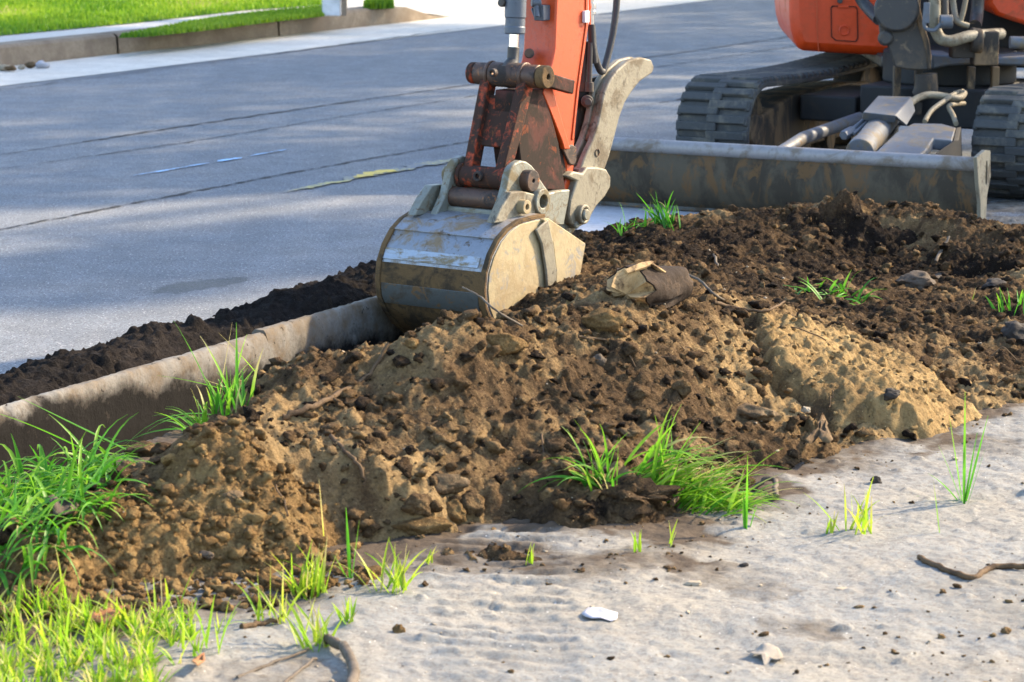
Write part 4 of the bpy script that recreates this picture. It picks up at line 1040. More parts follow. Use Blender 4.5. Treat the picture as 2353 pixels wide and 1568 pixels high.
# ---- undercarriage centre, blade arms, lift cylinder
mb = MB(); mb.box(mf(BWD / 2 + .05, 1.98, .33), ML, MR, Z, .30, .36, .09); mb.box(mf(.45, 1.95, .30), ML, MR, Z, .14, .3, .06); mb.box(mf(BWD - .45, 1.95, .30), ML, MR, Z, .14, .3, .06); part(mb, 'undercarriage', 'pit', bevel=.01)
mb = MB(); mb.tube([mf(BWD / 2 + .05, 2.0, .42), mf(BWD / 2 + .05, 2.0, .57)], .31, 40); part(mb, 'slew_ring', 'pit', bevel=.01)
tp = M0.y + 1.0
mb = MB(); mb.tube([aty(1790, 352, 11.3), aty(1845, 318, 11.55), aty(1975, 272, 12.15)], [.026, .028, .028], 18); part(mb, 'blade_arm', 'dusty_blue', bevel=.003)
mb = MB(); pl_ = [(2000, 360, 10.95), (2062, 302, 11.35), (2098, 283, 11.5), (2165, 284, 11.5), (2197, 293, 11.45), (2188, 322, 11.25), (2145, 318, 11.25), (2128, 345, 11.1), (2105, 362, 10.95)]
mb.prism([aty(*p) for p in pl_], Vector((.0, .01, -.05))); part(mb, 'blade_arm', 'dusty_blue', bevel=.006)
mb = MB(); mb.prism([aty(*p) for p in [(2197, 293, 11.45), (2190, 325, 11.25), (2150, 352, 11.1), (2150, 380, 11.1), (2200, 380, 11.3)]], Vector((.03, .05, 0))); part(mb, 'arm_flange', 'pit', bevel=.004)
c_lo = aty(1975, 352, 11.15); c_hi = aty(2045, 262, 11.75)
mb = MB(); mb.tube([c_lo, c_lo.lerp(c_hi, .12), c_lo.lerp(c_hi, .14), c_hi], [.060, .060, .054, .054], 28); part(mb, 'lift_cylinder', 'dusty_blue', bevel=.004)
mb = MB(); mb.tube([aty(1938, 312, 11.4), aty(1960, 300, 11.45)], .022, 6); mb.tube([aty(1950, 305, 11.42), aty(2000, 265, 11.6)], .010, 12); mb.tube([aty(1962, 308, 11.40), aty(2015, 262, 11.6)], .008, 12); part(mb, 'hose_union', 'dusty_blue', bevel=.002)
hd = MB()
ca = [aty(1983, 258, 11.45), aty(2018, 220, 11.75), aty(2095, 222, 11.75), aty(2058, 266, 11.45)]
hd.prism(ca, Vector((0, .03, -.035))); hd2 = MB()
hd.prism([aty(2058, 266, 11.45), aty(2095, 222, 11.75), aty(2104, 256, 11.7), aty(2084, 289, 11.5)], Vector((-.012, .012, 0)))
part(hd, 'cylinder_guard', 'dusty_blue', bevel=.004)
for k, pts in enumerate([[(2085, 245, 11.75), (2105, 228, 11.8), (2140, 218, 11.85), (2200, 226, 11.9), (2215, 215, 12.0)], [(2125, 280, 11.6), (2140, 255, 11.7), (2170, 232, 11.8), (2195, 215, 11.95), (2212, 210, 12.1)], [(2197, 285, 11.6), (2190, 265, 11.7), (2180, 245, 11.8), (2195, 240, 11.9), (2215, 238, 12)]]):
    mb = MB(); mb.tube(smooth_path([aty(*p) for p in pts]), .016 if k == 0 else .011, 14); part(mb, 'blade_hose', 'tanhose', bevel=0)
for u in (2060, 2110, 2230, 2285):
    mb = MB(); mb.box(aty(u, 208, 12.3), (1, 0, 0), (0, 1, 0), Z, .016, .03, .11)
    part(mb, 'frame_post', 'frame_dark', bevel=.004)
mb = MB(); mb.tube([aty(2128, 170, 12.0), aty(2130, 205, 12.0), aty(2105, 225, 12.0)], [.05, .055, .03], 20); part(mb, 'swivel_joint', 'frame_dark', bevel=.004)

# ---- upper structure
def rounded(pts, r=.0): return pts
by = 12.9
ol = [(1814, -380), (1814, 0), (1815, 40), (1818, 70), (1826, 98), (1835, 112), (1846, 118), (1920, 123), (2010, 128), (2060, 130), (2060, -380)]
mb = MB(); mb.prism([aty(u, v, by) for u, v in ol], Vector((.05, 1.3, 0))); bodyL = part(mb, 'body_cover', 'orange_clean', bevel=.045)
mb = MB(); fr_ = [(1909, 18), (1913, 13), (1966, 15), (1971, 20), (1972, 90), (1967, 97), (1920, 94), (1910, 85)]
cx_, cy_ = 1940, 55
mb.frame_prism([aty(u, v, by - .006) for u, v in fr_], [aty(cx_ + (u - cx_) * .94, cy_ + (v - cy_) * .95, by - .006) for u, v in fr_], Vector((0, .012, 0)))
sub(mb, 'panel_groove', 'greasy_shaded', bodyL, .001)  # dark strip painted for the groove's shadow line
mb = MB(); mb.ring(aty(1940, 70, by - .002), (0, 1, 0), .026, .018, .012, 24); sub(mb, 'latch', 'orange_clean', bodyL, .003)
mb = MB(); mb.box(aty(1938, 16, by - .006), (1, 0, 0), (0, 1, 0), Z, .025, .006, .005); sub(mb, 'hinge', 'orange_clean', bodyL, .002)
mb = MB(); mb.tube([aty(1930, 2, by + .01), aty(1930, 2, by - .02)], .014, 12); sub(mb, 'bolt', 'blackcast', bodyL, .002)
mb = MB(); mb.prism([aty(u, v, by - .004) for u, v in [(1878, -100), (1879, 60), (1882, 120), (1880, 120), (1876, 60), (1875, -100)]], Vector((0, .006, 0))); sub(mb, 'panel_seam', 'orange', bodyL, 0)
mb = MB(); mb.box(aty(2200, 142, 12.75) + Vector((.22, .5, 0)), (1, 0, 0), (0, 1, 0), Z, .58, .5, .03); part(mb, 'deck', 'blackcast', bevel=.01)
mb = MB(); mb.box(aty(2170, 20, 13.0) + Vector((.0, .3, .1)), (1, 0, 0), (0, 1, 0), Z, .42, .28, .30); part(mb, 'engine_bay', 'pit', bevel=.02)
mb = MB(); mb.prism([aty(u, v, 12.5) for u, v in [(2268, -380), (2272, 10), (2290, 36), (2330, 50), (2480, 95), (2480, -380)]], Vector((.05, 1.2, 0))); part(mb, 'body_cover', 'orange_clean', bevel=.02)
# boom swing bracket
by2 = 12.0
sb = [(2018, -60), (2016, 20), (2020, 70), (2022, 98), (2036, 100), (2045, 120), (2056, 155), (2085, 161), (2132, 163), (2138, 158), (2136, 130), (2130, 100), (2118, 70), (2110, 30), (2108, -60)]
mb = MB(); mb.prism([aty(u, v, by2) for u, v in sb], Vector((.04, .30, 0))); part(mb, 'swing_bracket', 'blackcast', bevel=.02)
ed = [(2100, -60), (2100, 20), (2110, 62), (2122, 95), (2130, 130), (2132, 160), (2140, 160), (2141, 130), (2135, 92), (2124, 60), (2115, 20), (2116, -60)]
mb = MB(); mb.prism([aty(u, v, by2 - .01) for u, v in ed], Vector((.0, .12, 0))); part(mb, 'bracket_edge', 'frame_dark', bevel=.005)
mb = MB(); mb.tube([aty(2060, 22, by2 - .03), aty(2062, 22, by2 + .02)], .10, 30); mb.tube([aty(2035, 88, by2 - .02), aty(2035, 88, by2 + .02)], .035, 20); part(mb, 'bracket_boss', 'blackcast', bevel=.012)
mb = MB()
mb.tube(smooth_path([aty(*p) for p in [(2146, -60, 11.95), (2148, 20, 11.95), (2148, 60, 11.95), (2160, 88, 11.95), (2185, 95, 11.95), (2225, 84, 12.0), (2270, 80, 12.1), (2300, 78, 12.2)]]), [.026] * 29, 16)
part(mb, 'steel_pipe', 'cream2', bevel=0)
mb = MB(); mb.tube(smooth_path([aty(*p) for p in [(2126, 20, 11.9), (2125, 62, 11.9), (2145, 70, 11.9), (2158, 60, 11.9), (2165, 50, 11.9)]]), .009, 12); mb.tube([aty(2160, 50, 11.9), aty(2188, 50, 11.9)], .030, 16); mb.box(aty(2129, 30, 11.9), (1, 0, 0), (0, 1, 0), Z, .013, .01, .045); part(mb, 'bent_pipe', 'dusty_blue', bevel=.002)
for pts, r_ in (([(2185, -40, 12.3), (2192, 20, 12.3), (2200, 50, 12.2), (2225, 60, 12.2)], .014), ([(2225, -40, 12.2), (2215, 20, 12.2), (2205, 55, 12.2)], .012), ([(2250, -40, 12.4), (2245, 30, 12.4), (2240, 60, 12.3)], .030), ([(2166, -60, 12.0), (2168, 40, 12.0)], .024)):
    mb = MB(); mb.tube(smooth_path([aty(*p) for p in pts]), r_, 14); part(mb, 'engine_hose', 'tanhose' if r_ < .02 else 'blackcast', bevel=0)
mb = MB()
for k in range(5): mb.ring(aty(2235 + k * 4, 92 + k * .6, 12.05), (1, 0, 0), .055, .02, .02, 20)
mb.box(aty(2262, 110, 12.1), (1, 0, 0), (0, 1, 0), Z, .055, .06, .075); mb.box(aty(2230, 112, 12.1), (1, 0, 0), (0, 1, 0), Z, .09, .05, .04)
part(mb, 'slew_motor', 'frame_dark', bevel=.006)
mb = MB(); mb.tube([aty(2320, 98, 12.0), aty(2460, 100, 12.0)], .028, 18); part(mb, 'swing_cylinder', 'dusty_blue', bevel=.003)
mb = MB(); mb.tube(smooth_path([aty(*p) for p in [(1968, -60, 12.6), (1975, -10, 12.6), (1995, 20, 12.55), (2020, 45, 12.4)]]), .028, 16); part(mb, 'boom_hose', 'hose', bevel=0)
mb = MB(); mb.prism([aty(u, v, 12.3) for u, v in [(2140, 125), (2260, 132), (2353, 130), (2460, 132), (2460, 158), (2340, 152), (2240, 148), (2180, 152), (2142, 160)]], Vector((0, .3, 0))); part(mb, 'front_beam', 'dusty_blue', bevel=.01)

# ================================================================== grass tufts
def blade(V, Fq, Hu, base, d, L, w, droop, hue, seg=7, twist=0, fold=.35):
    """curved, folded, tapering blade of grass"""
    base = Vector(base); d = Vector(d).normalized(); side = d.cross(Vector((0, 0, 1)))
    if side.length < .1: side = Vector((math.cos(twist), math.sin(twist), 0))
    side.normalize(); rt = Matrix.Rotation(twist, 3, d); side = rt @ side
    p = base.copy(); o_ = len(V); step = L / seg; hz = Vector((d.x, d.y, 0))
    for i in range(seg + 1):
        f = i / seg; ww = w * (.55 + .9 * f * (1 - f) * 2) * (1 - f ** 2.2) + .0004
        nrm = side.cross(d).normalized(); c = p - nrm * ww * fold
        V += [tuple(p - side * ww), tuple(c), tuple(p + side * ww)]; Hu += [min(1, max(0, hue + .35 * (f - .4)))] * 3
        d = (d + Vector((0, 0, -1)) * droop * step * (1 + 1.5 * f)).normalized(); p = p + d * step
    for i in range(seg):
        a = o_ + i * 3; Fq += [(a, a + 1, a + 4, a + 3), (a + 1, a + 2, a + 5, a + 4)]
def tuft(name, label, blades, mat='grass', group=None, kind=None, cat='grass tuft'):
    rq = random.Random(len(blades)); blades = [(*b[:3], b[3] * .45, b[4] * 1.5, 1.1, *b[6:]) if (len(blades) > 15 and rq.random() < .06) else b for b in blades]
    V, Fq, Hu = [], [], []
    for b in blades: blade(V, Fq, Hu, *b)
    me = np_mesh(name, np.array(V), np.array(Fq), {'hue': np.array(Hu)}); o = link_obj(name, me, mat, angle=180)
    tag(o, label, cat, group, kind); return o
def blade_to(base_uv, tip_uv, w, hue, bow=0.2, lean_y=0.0, extra=0):
    """blade drawn from its foot to its tip as seen, tip leaning lean_y metres away from the camera"""
    b = hit_bank(*base_uv); t = aty(tip_uv[0], tip_uv[1], b.y + lean_y); d = t - b; L = d.length
    k = bow * 1.6 / max(L, .02)
    d0 = (d.normalized() + Vector((0, 0, bow))).normalized()
    return (b - Vector((0, 0, .006)), d0, L * (1 + bow * .25), w, k, hue, 9, random.uniform(-.6, .6))
rs = random.Random(21)
def random_tuft(uv, n, L0, L1, w, spread, seed, lean=(0, 0), droop=(1, 5), up=1.0, hue=(.2, .9), rad=.02, rx=None):
    rs = random.Random(seed); out = []; c = hit_bank(*uv)
    for _ in range(n):
        a = rs.uniform(0, 6.28); sp_ = spread * rs.random(); r_ = rad * math.sqrt(rs.random()); a2 = rs.uniform(0, 6.28)
        bx = c.x + r_ * math.cos(a2) * (rx or 1); by_ = c.y + r_ * math.sin(a2); z = ground_z(bx, by_)
        if z < c.z - .12: bx, by_, z = c.x, c.y, c.z
        d = Vector((math.cos(a) * sp_ + lean[0], math.sin(a) * sp_ + lean[1], up))
        out.append(((bx, by_, z - .004), d, rs.uniform(L0, L1), w * rs.uniform(.6, 1.2), rs.uniform(*droop), rs.uniform(*hue), 7, rs.uniform(-.8, .8)))
    return out
random.seed(5)
# trench side clump with tall blades
bl = [blade_to((500, 930), (408, 735), .0055, .25, .15), blade_to((500, 930), (533, 735), .0050, .55, .02), blade_to((478, 925), (370, 850), .0045, .45, .1), blade_to((545, 935), (543, 735), .0065, .35, .0),
      blade_to((520, 905), (610, 825), .0045, .6, .6), blade_to((505, 900), (598, 862), .004, .75, .7), blade_to((540, 930), (470, 770), .004, .8, .2), blade_to((480, 930), (462, 860), .005, .9, .1),
      blade_to((530, 925), (560, 770), .005, .65, .25), blade_to((515, 930), (575, 800), .004, .85, .5), blade_to((485, 925), (510, 760), .004, .8, .1), blade_to((455, 970), (410, 960), .006, .4, .6)]
bl_b = [blade_to((430, 960), (285, 965), .005, .35, .5), blade_to((420, 985), (290, 990), .005, .25, .3), blade_to((440, 975), (330, 950), .006, .3, .5)] + random_tuft((420, 990), 26, .05, .12, .0042, .9, 32, (-.5, 0), (3, 9), .7, (.2, .6), rad=.06)
tuft('grass_tuft', 'low spreading grass beside the tall blades at the trench edge', bl_b)
bl += random_tuft((500, 945), 26, .05, .13, .004, .7, 31, (0, 0), (2, 8), rad=.05) + random_tuft((545, 945), 14, .05, .14, .0045, .5, 33, (0.1, 0), (1, 7), rad=.03)
tuft('grass_tuft', 'tall blades of grass rising over the trench in front of the kerb', bl)
# left big tuft
bl = [blade_to((15, 1010), (40, 905), .008, .35, .0), blade_to((30, 1060), (125, 945), .005, .5, .2), blade_to((60, 1090), (165, 995), .005, .55, .4), blade_to((40, 1080), (150, 1030), .006, .35, .6), blade_to((20, 1040), (-20, 930), .006, .45, .1)]
for i, (u, v) in enumerate([(0, 1100), (50, 1090), (100, 1110), (20, 1150), (80, 1160), (140, 1150), (0, 1200), (60, 1210), (180, 1135), (110, 1185), (-40, 1140), (-30, 1070), (30, 1240)]):
    bl += random_tuft((u, v), 34, .08, .20, .0052, 1.2, 40 + i, (.25, .0), (4, 13), .7, (.15, .75), rad=.08)
tuft('grass_tuft', 'thick clump of long bright grass at the left edge beside the trench', bl)
# centre tuft lying to the right
bl = []
for i, (u, v) in enumerate([(1500, 1125), (1520, 1140), (1560, 1155), (1600, 1170), (1640, 1180), (1480, 1100)]):
    bl += random_tuft((u, v), 26, .09, .22, .0042, .9, 60 + i, (.8, .1), (1, 6), .85, (.45, .95), rad=.05)
bl += random_tuft((1600, 1165), 40, .08, .18, .0048, .5, 67, (1.1, 0), (2, 6), .4, (.3, .8), rad=.05)
bl += [blade_to((1510, 1120), (1605, 965), .004, .55, .1), blade_to((1540, 1130), (1800, 1040), .0065, .2, .3), blade_to((1520, 1120), (1700, 1010), .006, .85, .3), blade_to((1560, 1140), (1740, 1110), .005, .9, .6), blade_to((1640, 1180), (1800, 1190), .006, .3, .3), blade_to((1600, 1160), (1790, 1165), .006, .4, .3)]
tuft('grass_tuft', 'wide tuft of bright grass lying over to the right on its sod', bl)
bl = [blade_to((1385, 1120), (1190, 1085), .0045, .4, .5), blade_to((1380, 1125), (1240, 1080), .0045, .35, .6), blade_to((1385, 1120), (1420, 1000), .004, .55, .1), blade_to((1375, 1110), (1345, 1010), .004, .4, .2), blade_to((1390, 1120), (1465, 1060), .004, .5, .5), blade_to((1370, 1115), (1270, 1050), .0045, .9, .6), blade_to((1380, 1120), (1300, 1045), .0045, .9, .3)]
bl += random_tuft((1385, 1120), 28, .06, .15, .004, .8, 70, (-.25, 0), (2, 8), .9, (.2, .8), rad=.03)
tuft('grass_tuft', 'smaller sparse tuft spreading left beside the wide tuft on the dark sod', bl)
tuft('grass_tuft', 'grass tuft standing on bare soil in front of the dozer blade', [blade_to((1520, 515), (1465, 440), .006, .3, .1), blade_to((1530, 510), (1495, 440), .006, .4, .1), blade_to((1545, 515), (1555, 465), .006, .3, 0)] + random_tuft((1535, 520), 20, .06, .13, .005, .55, 75, (-.2, 0), (1, 6), hue=(.05, .4), rad=.05) + random_tuft((1455, 530), 18, .05, .12, .005, 1.0, 76, (0, 0), (3, 9), hue=(.1, .5), rad=.07))
tuft('grass_tuft', 'flattened grass patch behind the top of the yellow sand pile', random_tuft((1900, 668), 60, .05, .13, .005, 1.3, 77, (.2, 0), (4, 10), .5, (.1, .6), rad=.10))
bl = [blade_to((2215, 1160), (2218, 895), .0038, .5, .02), blade_to((2218, 1155), (2270, 950), .0036, .35, .03), blade_to((2212, 1155), (2182, 950), .0034, .6, .05), blade_to((2215, 1160), (2245, 990), .003, .2, .05), blade_to((2205, 1150), (2140, 1080), .003, .5, .2), blade_to((2210, 1150), (2160, 1020), .003, .45, .1), blade_to((2222, 1158), (2262, 1030), .003, .3, .05)]
tuft('grass_sprout', 'tall thin grass sprout standing on the silt near the right edge', bl, cat='grass sprout')
tuft('grass_sprout', 'short single pale blade left of the tall sprout on the silt', [blade_to((2160, 1225), (2145, 1095), .0035, .8, .03), blade_to((2150, 1140), (2065, 1140), .002, .5, .3)], cat='grass sprout')
tuft('grass_sprout', 'upright blade pair in front of the wide bright tuft', [blade_to((1715, 1215), (1718, 1040), .0048, .5, .02), blade_to((1712, 1215), (1708, 1120), .004, .5, .02), blade_to((1722, 1212), (1740, 1150), .004, .4, .1)], cat='grass sprout')
tuft('grass_sprout', 'lone tall yellowish blade on the foot of the brown pile', [blade_to((745, 1240), (733, 1095), .0045, 1.0, .02), blade_to((742, 1240), (722, 1235), .003, .7, .4)], 'grass_y', cat='grass sprout')
tuft('grass_sprout', 'two thin green blades right of the yellowish blade', [blade_to((805, 1330), (795, 1160), .004, .3, .03), blade_to((808, 1330), (825, 1190), .0038, .5, .05), blade_to((800, 1330), (770, 1270), .0036, .6, .2), blade_to((803, 1330), (775, 1290), .0036, .6, .3)], cat='grass sprout')
sprouts = [((1910, 1228), 5, 'small sprout on silt left of the feathery weed'), ((1968, 1222), 16, 'feathery little weed on the silt right of centre'), ((895, 1355), 26, 'bushy small tuft at the edge of the brown pile and silt'), ((985, 1300), 3, 'short stiff blade between soil log and silt'),
           ((625, 1430), 16, 'sprout with long blades at the toe of the brown pile'), ((715, 1370), 40, 'spreading light green tuft at the toe of the brown pile'), ((725, 1490), 22, 'tuft growing above the grey root'), ((800, 1430), 10, 'tiny sprout right of the tuft above the grey root'),
           ((1462, 1265), 4, 'pair of tiny blades under the black sod'), ((1545, 1255), 3, 'tiny blade below the right end of the sod'), ((1210, 1300), 4, 'flat wisp of grass left of the black sod foot')]
for i, (uv, n, lb_) in enumerate(sprouts):
    big = n > 12
    tuft('grass_sprout', lb_, random_tuft(uv, n, .035 if not big else .05, .06 if not big else .12, .0032, .7, 90 + i, (0, 0), (1, 7), hue=(.35, .95), rad=.012 if not big else .035), 'grass_y', cat='grass sprout', group='small grass sprouts on the silt')
tuft('grass_tuft', 'small green blades low at the far right among the soil', random_tuft((2320, 722), 14, .04, .09, .005, .8, 120, rad=.05, hue=(.1, .6)) )
tuft('grass_sprout', 'single bright blade on the soil near the right edge', [blade_to((2232, 690), (2243, 655), .006, .9, .02)], cat='grass sprout')
# bottom left meadow patch
rs = random.Random(99); bl = []
edge = [(-50, 1400), (60, 1400), (200, 1410), (330, 1420), (430, 1420), (520, 1440), (480, 1490), (400, 1540), (360, 1600), (-50, 1640)]
def in_poly(u, v, poly):
    ins = False
    for i in range(len(poly)):
        (ax, ay), (bx, by_) = poly[i], poly[(i + 1) % len(poly)]
        if (ay > v) != (by_ > v) and u < (bx - ax) * (v - ay) / (by_ - ay) + ax: ins = not ins
    return ins
cnt = 0
while cnt < 1350:
    u = rs.uniform(-60, 540); v = rs.uniform(1380, 1680)
    if not in_poly(u, min(v, 1638), edge) : continue
    if mnoise.noise(Vector((u * .02, v * .03, 2))) < -.02: continue
    p = at(u, v, GZ); z = ground_z(p.x, p.y); a = rs.uniform(0, 6.28); spd = rs.uniform(.1, .9)
    bl.append(((p.x, p.y, z - .004), Vector((math.cos(a) * spd, math.sin(a) * spd, 1)), rs.uniform(.02, .065), rs.uniform(.0016, .0034), rs.uniform(2, 14), rs.uniform(.2, 1.0), 6, rs.uniform(-.8, .8))); cnt += 1
tuft('grass_patch', 'sparse yellow green grass growing across the bottom left corner', bl, 'grass_y', kind='stuff', cat='grass')
bl = []
for i, (u, v, n) in enumerate([(120, 1400, 18), (240, 1450, 14), (60, 1430, 16), (330, 1440, 12), (470, 1500, 16), (380, 1410, 10), (230, 1530, 14), (150, 1500, 14)]):
    bl += random_tuft((u, v), n // 2, .05, .11, .0036, .8, 140 + i, (0, 0), (1, 8), hue=(.2, .9), rad=.04)
tuft('tall_grass', 'taller grass blades standing in the bottom left patch', bl, 'grass_y', kind='stuff', cat='grass')

# ================================================================== stones, sticks, litter
rock('stone', 1020, 1122, 108, (1, .6, .42), 'stone', 3, 'potato shaped brown stone lying low on the soil, left of the grass sod', rz=.25, lift=.5)
rock('stone', 1728, 955, 112, (1, .6, .38), 'stone', 6, 'flat tan stone in the soil hollow below the yellow sand', rz=-.6, tilt=.2, lift=.35)
rock('soil_lump', 980, 1222, 120, (1, .38, .36), 'brown', 9, 'log shaped lump of soil at the foot of the heap', 'lump', rz=.1, lift=.5)
rock('stone', 2345, 775, 80, (1, .9, .65), 'stone_dark', 12, 'dark stone half buried, cut by the right frame edge', rz=.1)
rock('stone', 2292, 660, 74, (1, .7, .45), 'stone_dark', 13, 'dark flat stone among soil at far right, behind the sand', rz=.1)
rock('stone', 2110, 655, 90, (1, .7, .5), 'stone_grey', 14, 'grey rounded stone at the foot of the dark heap behind the sand', rz=.1)
rock('stone', 2048, 912, 45, (1, .8, .6), 'stone_dark', 15, 'small dark stone on the lower edge of the yellow sand')
rock('stone', 1852, 945, 20, (1, .9, .9), 'stone_pale', 16, 'small round orange pebble right of the flat tan stone')
rock('stone', 1045, 1180, 62, (1, .8, .8), 'brown', 17, 'crumbly clod under the potato shaped stone', 'clod')
rock('soil_lump', 960, 1170, 74, (1, .8, .7), 'soil', 18, 'grey brown clod left under the potato shaped stone', 'clod')
rock('soil_lump', 1080, 1165, 80, (1, .8, .75), 'soil', 19, 'dark grey clod right of the potato shaped stone', 'clod')
rock('soil_lump', 335, 1045, 85, (1, .8, .6), 'soil', 20, 'dark clod between the trench grass and the brown pile', 'clod')
rock('stone', 535, 1145, 42, (1, .8, .6), 'stone', 21, 'rounded tan stone high on the brown pile')
rock('stone', 475, 1280, 36, (1, .8, .6), 'stone_grey', 22, 'pinkish grey pebble in the middle of the brown pile')
rock('stone', 1010, 1015, 45, (1, .9, .9), 'soil', 23, 'square grey clod on the brown slope left of centre', 'clod')
rock('soil_lump', 1150, 800, 90, (1, .7, .6), 'brown', 24, 'large crumbly tan clod on the crest right below the bucket', 'clod')
rock('soil_lump', 950, 795, 40, (1, .8, .8), 'brown', 25, 'small yellow clod on the crest below the left half of the bucket', 'clod')
rock('soil_lump', 1385, 745, 95, (1, .7, .55), 'brown', 26, 'mossy clod under the pale broken root', 'clod')
rock('stone', 1375, 838, 36, (1, .8, .9), 'stone_grey', 27, 'grey pebble on the slope below the broken root')
rock('stone', 2012, 1110, 26, (1, .8, .8), 'stone_dark', 28, 'small dark pebble alone on the silt below the heap')
rock('stone', 1710, 1303, 24, (1, .8, .7), 'stone_dark', 29, 'dark pebble on the silt below the bright tuft')
rock('stone', 1595, 1345, 42, (1, .6, .35), 'stone_pale', 30, 'pale flat pebble on the silt below the black sod', rz=.3)
rock('stone', 1932, 1355, 40, (1, .7, .15), 'stone_pale', 31, 'pale flat chip in the middle of the silt')
rock('stone', 915, 1455, 28, (1, .9, 1.1), 'brown', 32, 'brown squarish clod on the silt left of the track marks', 'clod')
rock('stone', 570, 1222, 26, (1, .9, .9), 'stone', 33, 'tan pebble low on the brown pile above the sprouts')

# sod with dark soil below the tufts
rock('sod', 1450, 1150, 210, (1, .5, .32), 'soil', 41, 'torn sod of dark rooty soil under the bright grass tufts', 'sod', rz=-.35, lift=.25, rough=.9, tint=.25)

# broken root log
lg = hit(1500, 690); ax0 = aty(1446, 676, lg.y - .08); ax1 = aty(1560, 652, lg.y + .10)
rt_ = empty('broken_root', (ax0 + ax1) / 2); tag(rt_, 'thick broken tree root with pale splintered end on top of the heap', 'root')
d_ = ax1 - ax0; dn = d_.normalized(); sd_ = dn.cross(Z).normalized(); up_ = sd_.cross(dn)
def log_ring(f, r_, seed, jag=0.0, m_=30):
    out = []
    for k in range(m_):
        a = 2 * math.pi * k / m_; q = Vector((math.cos(a), math.sin(a), 0))
        rr = r_ * (1 + .16 * mnoise.noise(Vector((q.x * 1.3, q.y * 1.3, f * 2 + seed))) + .16 * mnoise.noise(Vector((q.x * 5, q.y * 5, f * 1.2 + seed))) + .06 * mnoise.noise(Vector((q.x * 11, q.y * 11, f * 25))))
        out.append(ax0 + d_ * f + sd_ * q.x * rr + up_ * q.y * rr * .95 + dn * jag * mnoise.noise(Vector((q.x * 2.5, q.y * 2.5, seed))))
    return out
def loft(rings, cap=True):
    mb = MB(); m_ = len(rings[0]); V = [p for rg in rings for p in rg]
    F = [(i * m_ + k, i * m_ + (k + 1) % m_, (i + 1) * m_ + (k + 1) % m_, (i + 1) * m_ + k) for i in range(len(rings) - 1) for k in range(m_)]
    if cap: V += [sum(rings[0], Vector()) / m_, sum(rings[-1], Vector()) / m_]; c_ = len(V) - 2; F += [(c_, (k + 1) % m_, k) for k in range(m_)] + [(c_ + 1, (len(rings) - 1) * m_ + k, (len(rings) - 1) * m_ + (k + 1) % m_) for k in range(m_)]
    return mb.add(V, F)
n = 26; mb = loft([log_ring(i / n, .066 - .022 * (i / n) ** 2 - (.02 if i == n else 0), 2.0, .05 * (1 - i / n) ** 4) for i in range(n + 1)])
mb.build('bark', 'oldwood', rt_, 0, 60)
mb = loft([log_ring(-.005 - .02 * k, .062 * (1 - .14 * k), 2.0 + .05 * k, .05 + .01 * k) for k in range(5)])
mb.build('splintered_end', 'cutwood', rt_, 0, 40)
mb = MB(); tp_ = [ax0 + Vector((-.01, -.01, .055)), ax0.lerp(ax1, .25) + Vector((0, -.03, .068)), ax0.lerp(ax1, .42) + Vector((0, -.03, .072))]
mb.tube(tp_, [.012, .016, .008], 8, wob=.5, seed=9, flat=.5); mb.tube([ax0.lerp(ax1, .40) + Vector((0, -.035, .070)), ax0.lerp(ax1, .7) + Vector((.0, -.055, .04)), ax1 + Vector((0, -.03, .005))], [.008, .011, .006], 8, wob=.4, seed=3, flat=.5)
mb.build('peeled_strip', 'cutwood', rt_, 0, 40)

def stick(name, uvz, r0, r1, mat, label, seed, cat='twig', lift=.006, seg=8, wob=.25):
    pts = []
    for q in uvz:
        p = hit(q[0], q[1])
        if pts and abs(p.y - pts[-1].y) > .22: p = aty(q[0], q[1], pts[-1].y + (.1 if p.y > pts[-1].y else -.1))
        p.z += lift + (q[2] if len(q) > 2 else 0); pts.append(p)
    pts = smooth_path(pts, 6); n = len(pts)
    pts = [p + Vector((mnoise.noise(Vector((i * .7, seed, 0))), 0, mnoise.noise(Vector((i * .7, seed, 9))))) * r0 * .9 for i, p in enumerate(pts)]
    mb = MB(); mb.tube(pts, [r0 + (r1 - r0) * i / (n - 1) for i in range(n)], seg, wob=wob, seed=seed); o = mb.build(name, mat, None, 0, 60); tag(o, label, cat); return o
stick('long_stick', [(650, 965), (720, 940), (790, 905), (850, 865), (893, 815, .02)], .007, .004, 'twig', 'long thin stick lying up the slope below the bucket', 1)
stick('thin_root', [(1200, 765, .01), (1140, 740, .02), (1100, 715, .03), (1062, 700, .035)], .0028, .002, 'greyroot', 'thin pale root in front of the bucket shell', 2)
stick('root', [(1285, 630, .03), (1310, 655, .02), (1340, 690, .01), (1365, 715)], .008, .004, 'twig', 'dark root beside the right side of the bucket', 3)
stick('twig', [(2112, 1288), (2170, 1315), (2235, 1335), (2275, 1312), (2330, 1308), (2400, 1315)], .006, .006, 'twig', 'crooked brown twig on the silt at the right edge', 4)
stick('root', [(745, 1480, .005), (785, 1505, .01), (810, 1545, .01), (805, 1600)], .009, .010, 'greyroot', 'curved grey root at the bottom edge', 5, cat='root')
stick('twig', [(545, 1565), (630, 1530), (710, 1500)], .0035, .0025, 'greyroot', 'thin straight grey twig left of the grey root', 6)
stick('twig', [(640, 1590), (680, 1555), (725, 1520)], .0035, .0025, 'greyroot', 'pale twig just left of the grey root', 7)
stick('twig', [(555, 1448), (600, 1440), (640, 1432)], .006, .004, 'twig', 'short brown twig at the grass edge on the silt', 8)
stick('root', [(760, 1010), (800, 1050), (830, 1085), (840, 1130)], .006, .003, 'twig', 'branching root hanging down between brown and dark soil', 9, cat='root')
stick('root', [(800, 1050), (850, 1075), (885, 1120)], .004, .002, 'twig', 'thin side root right of the branching root', 10, cat='root')
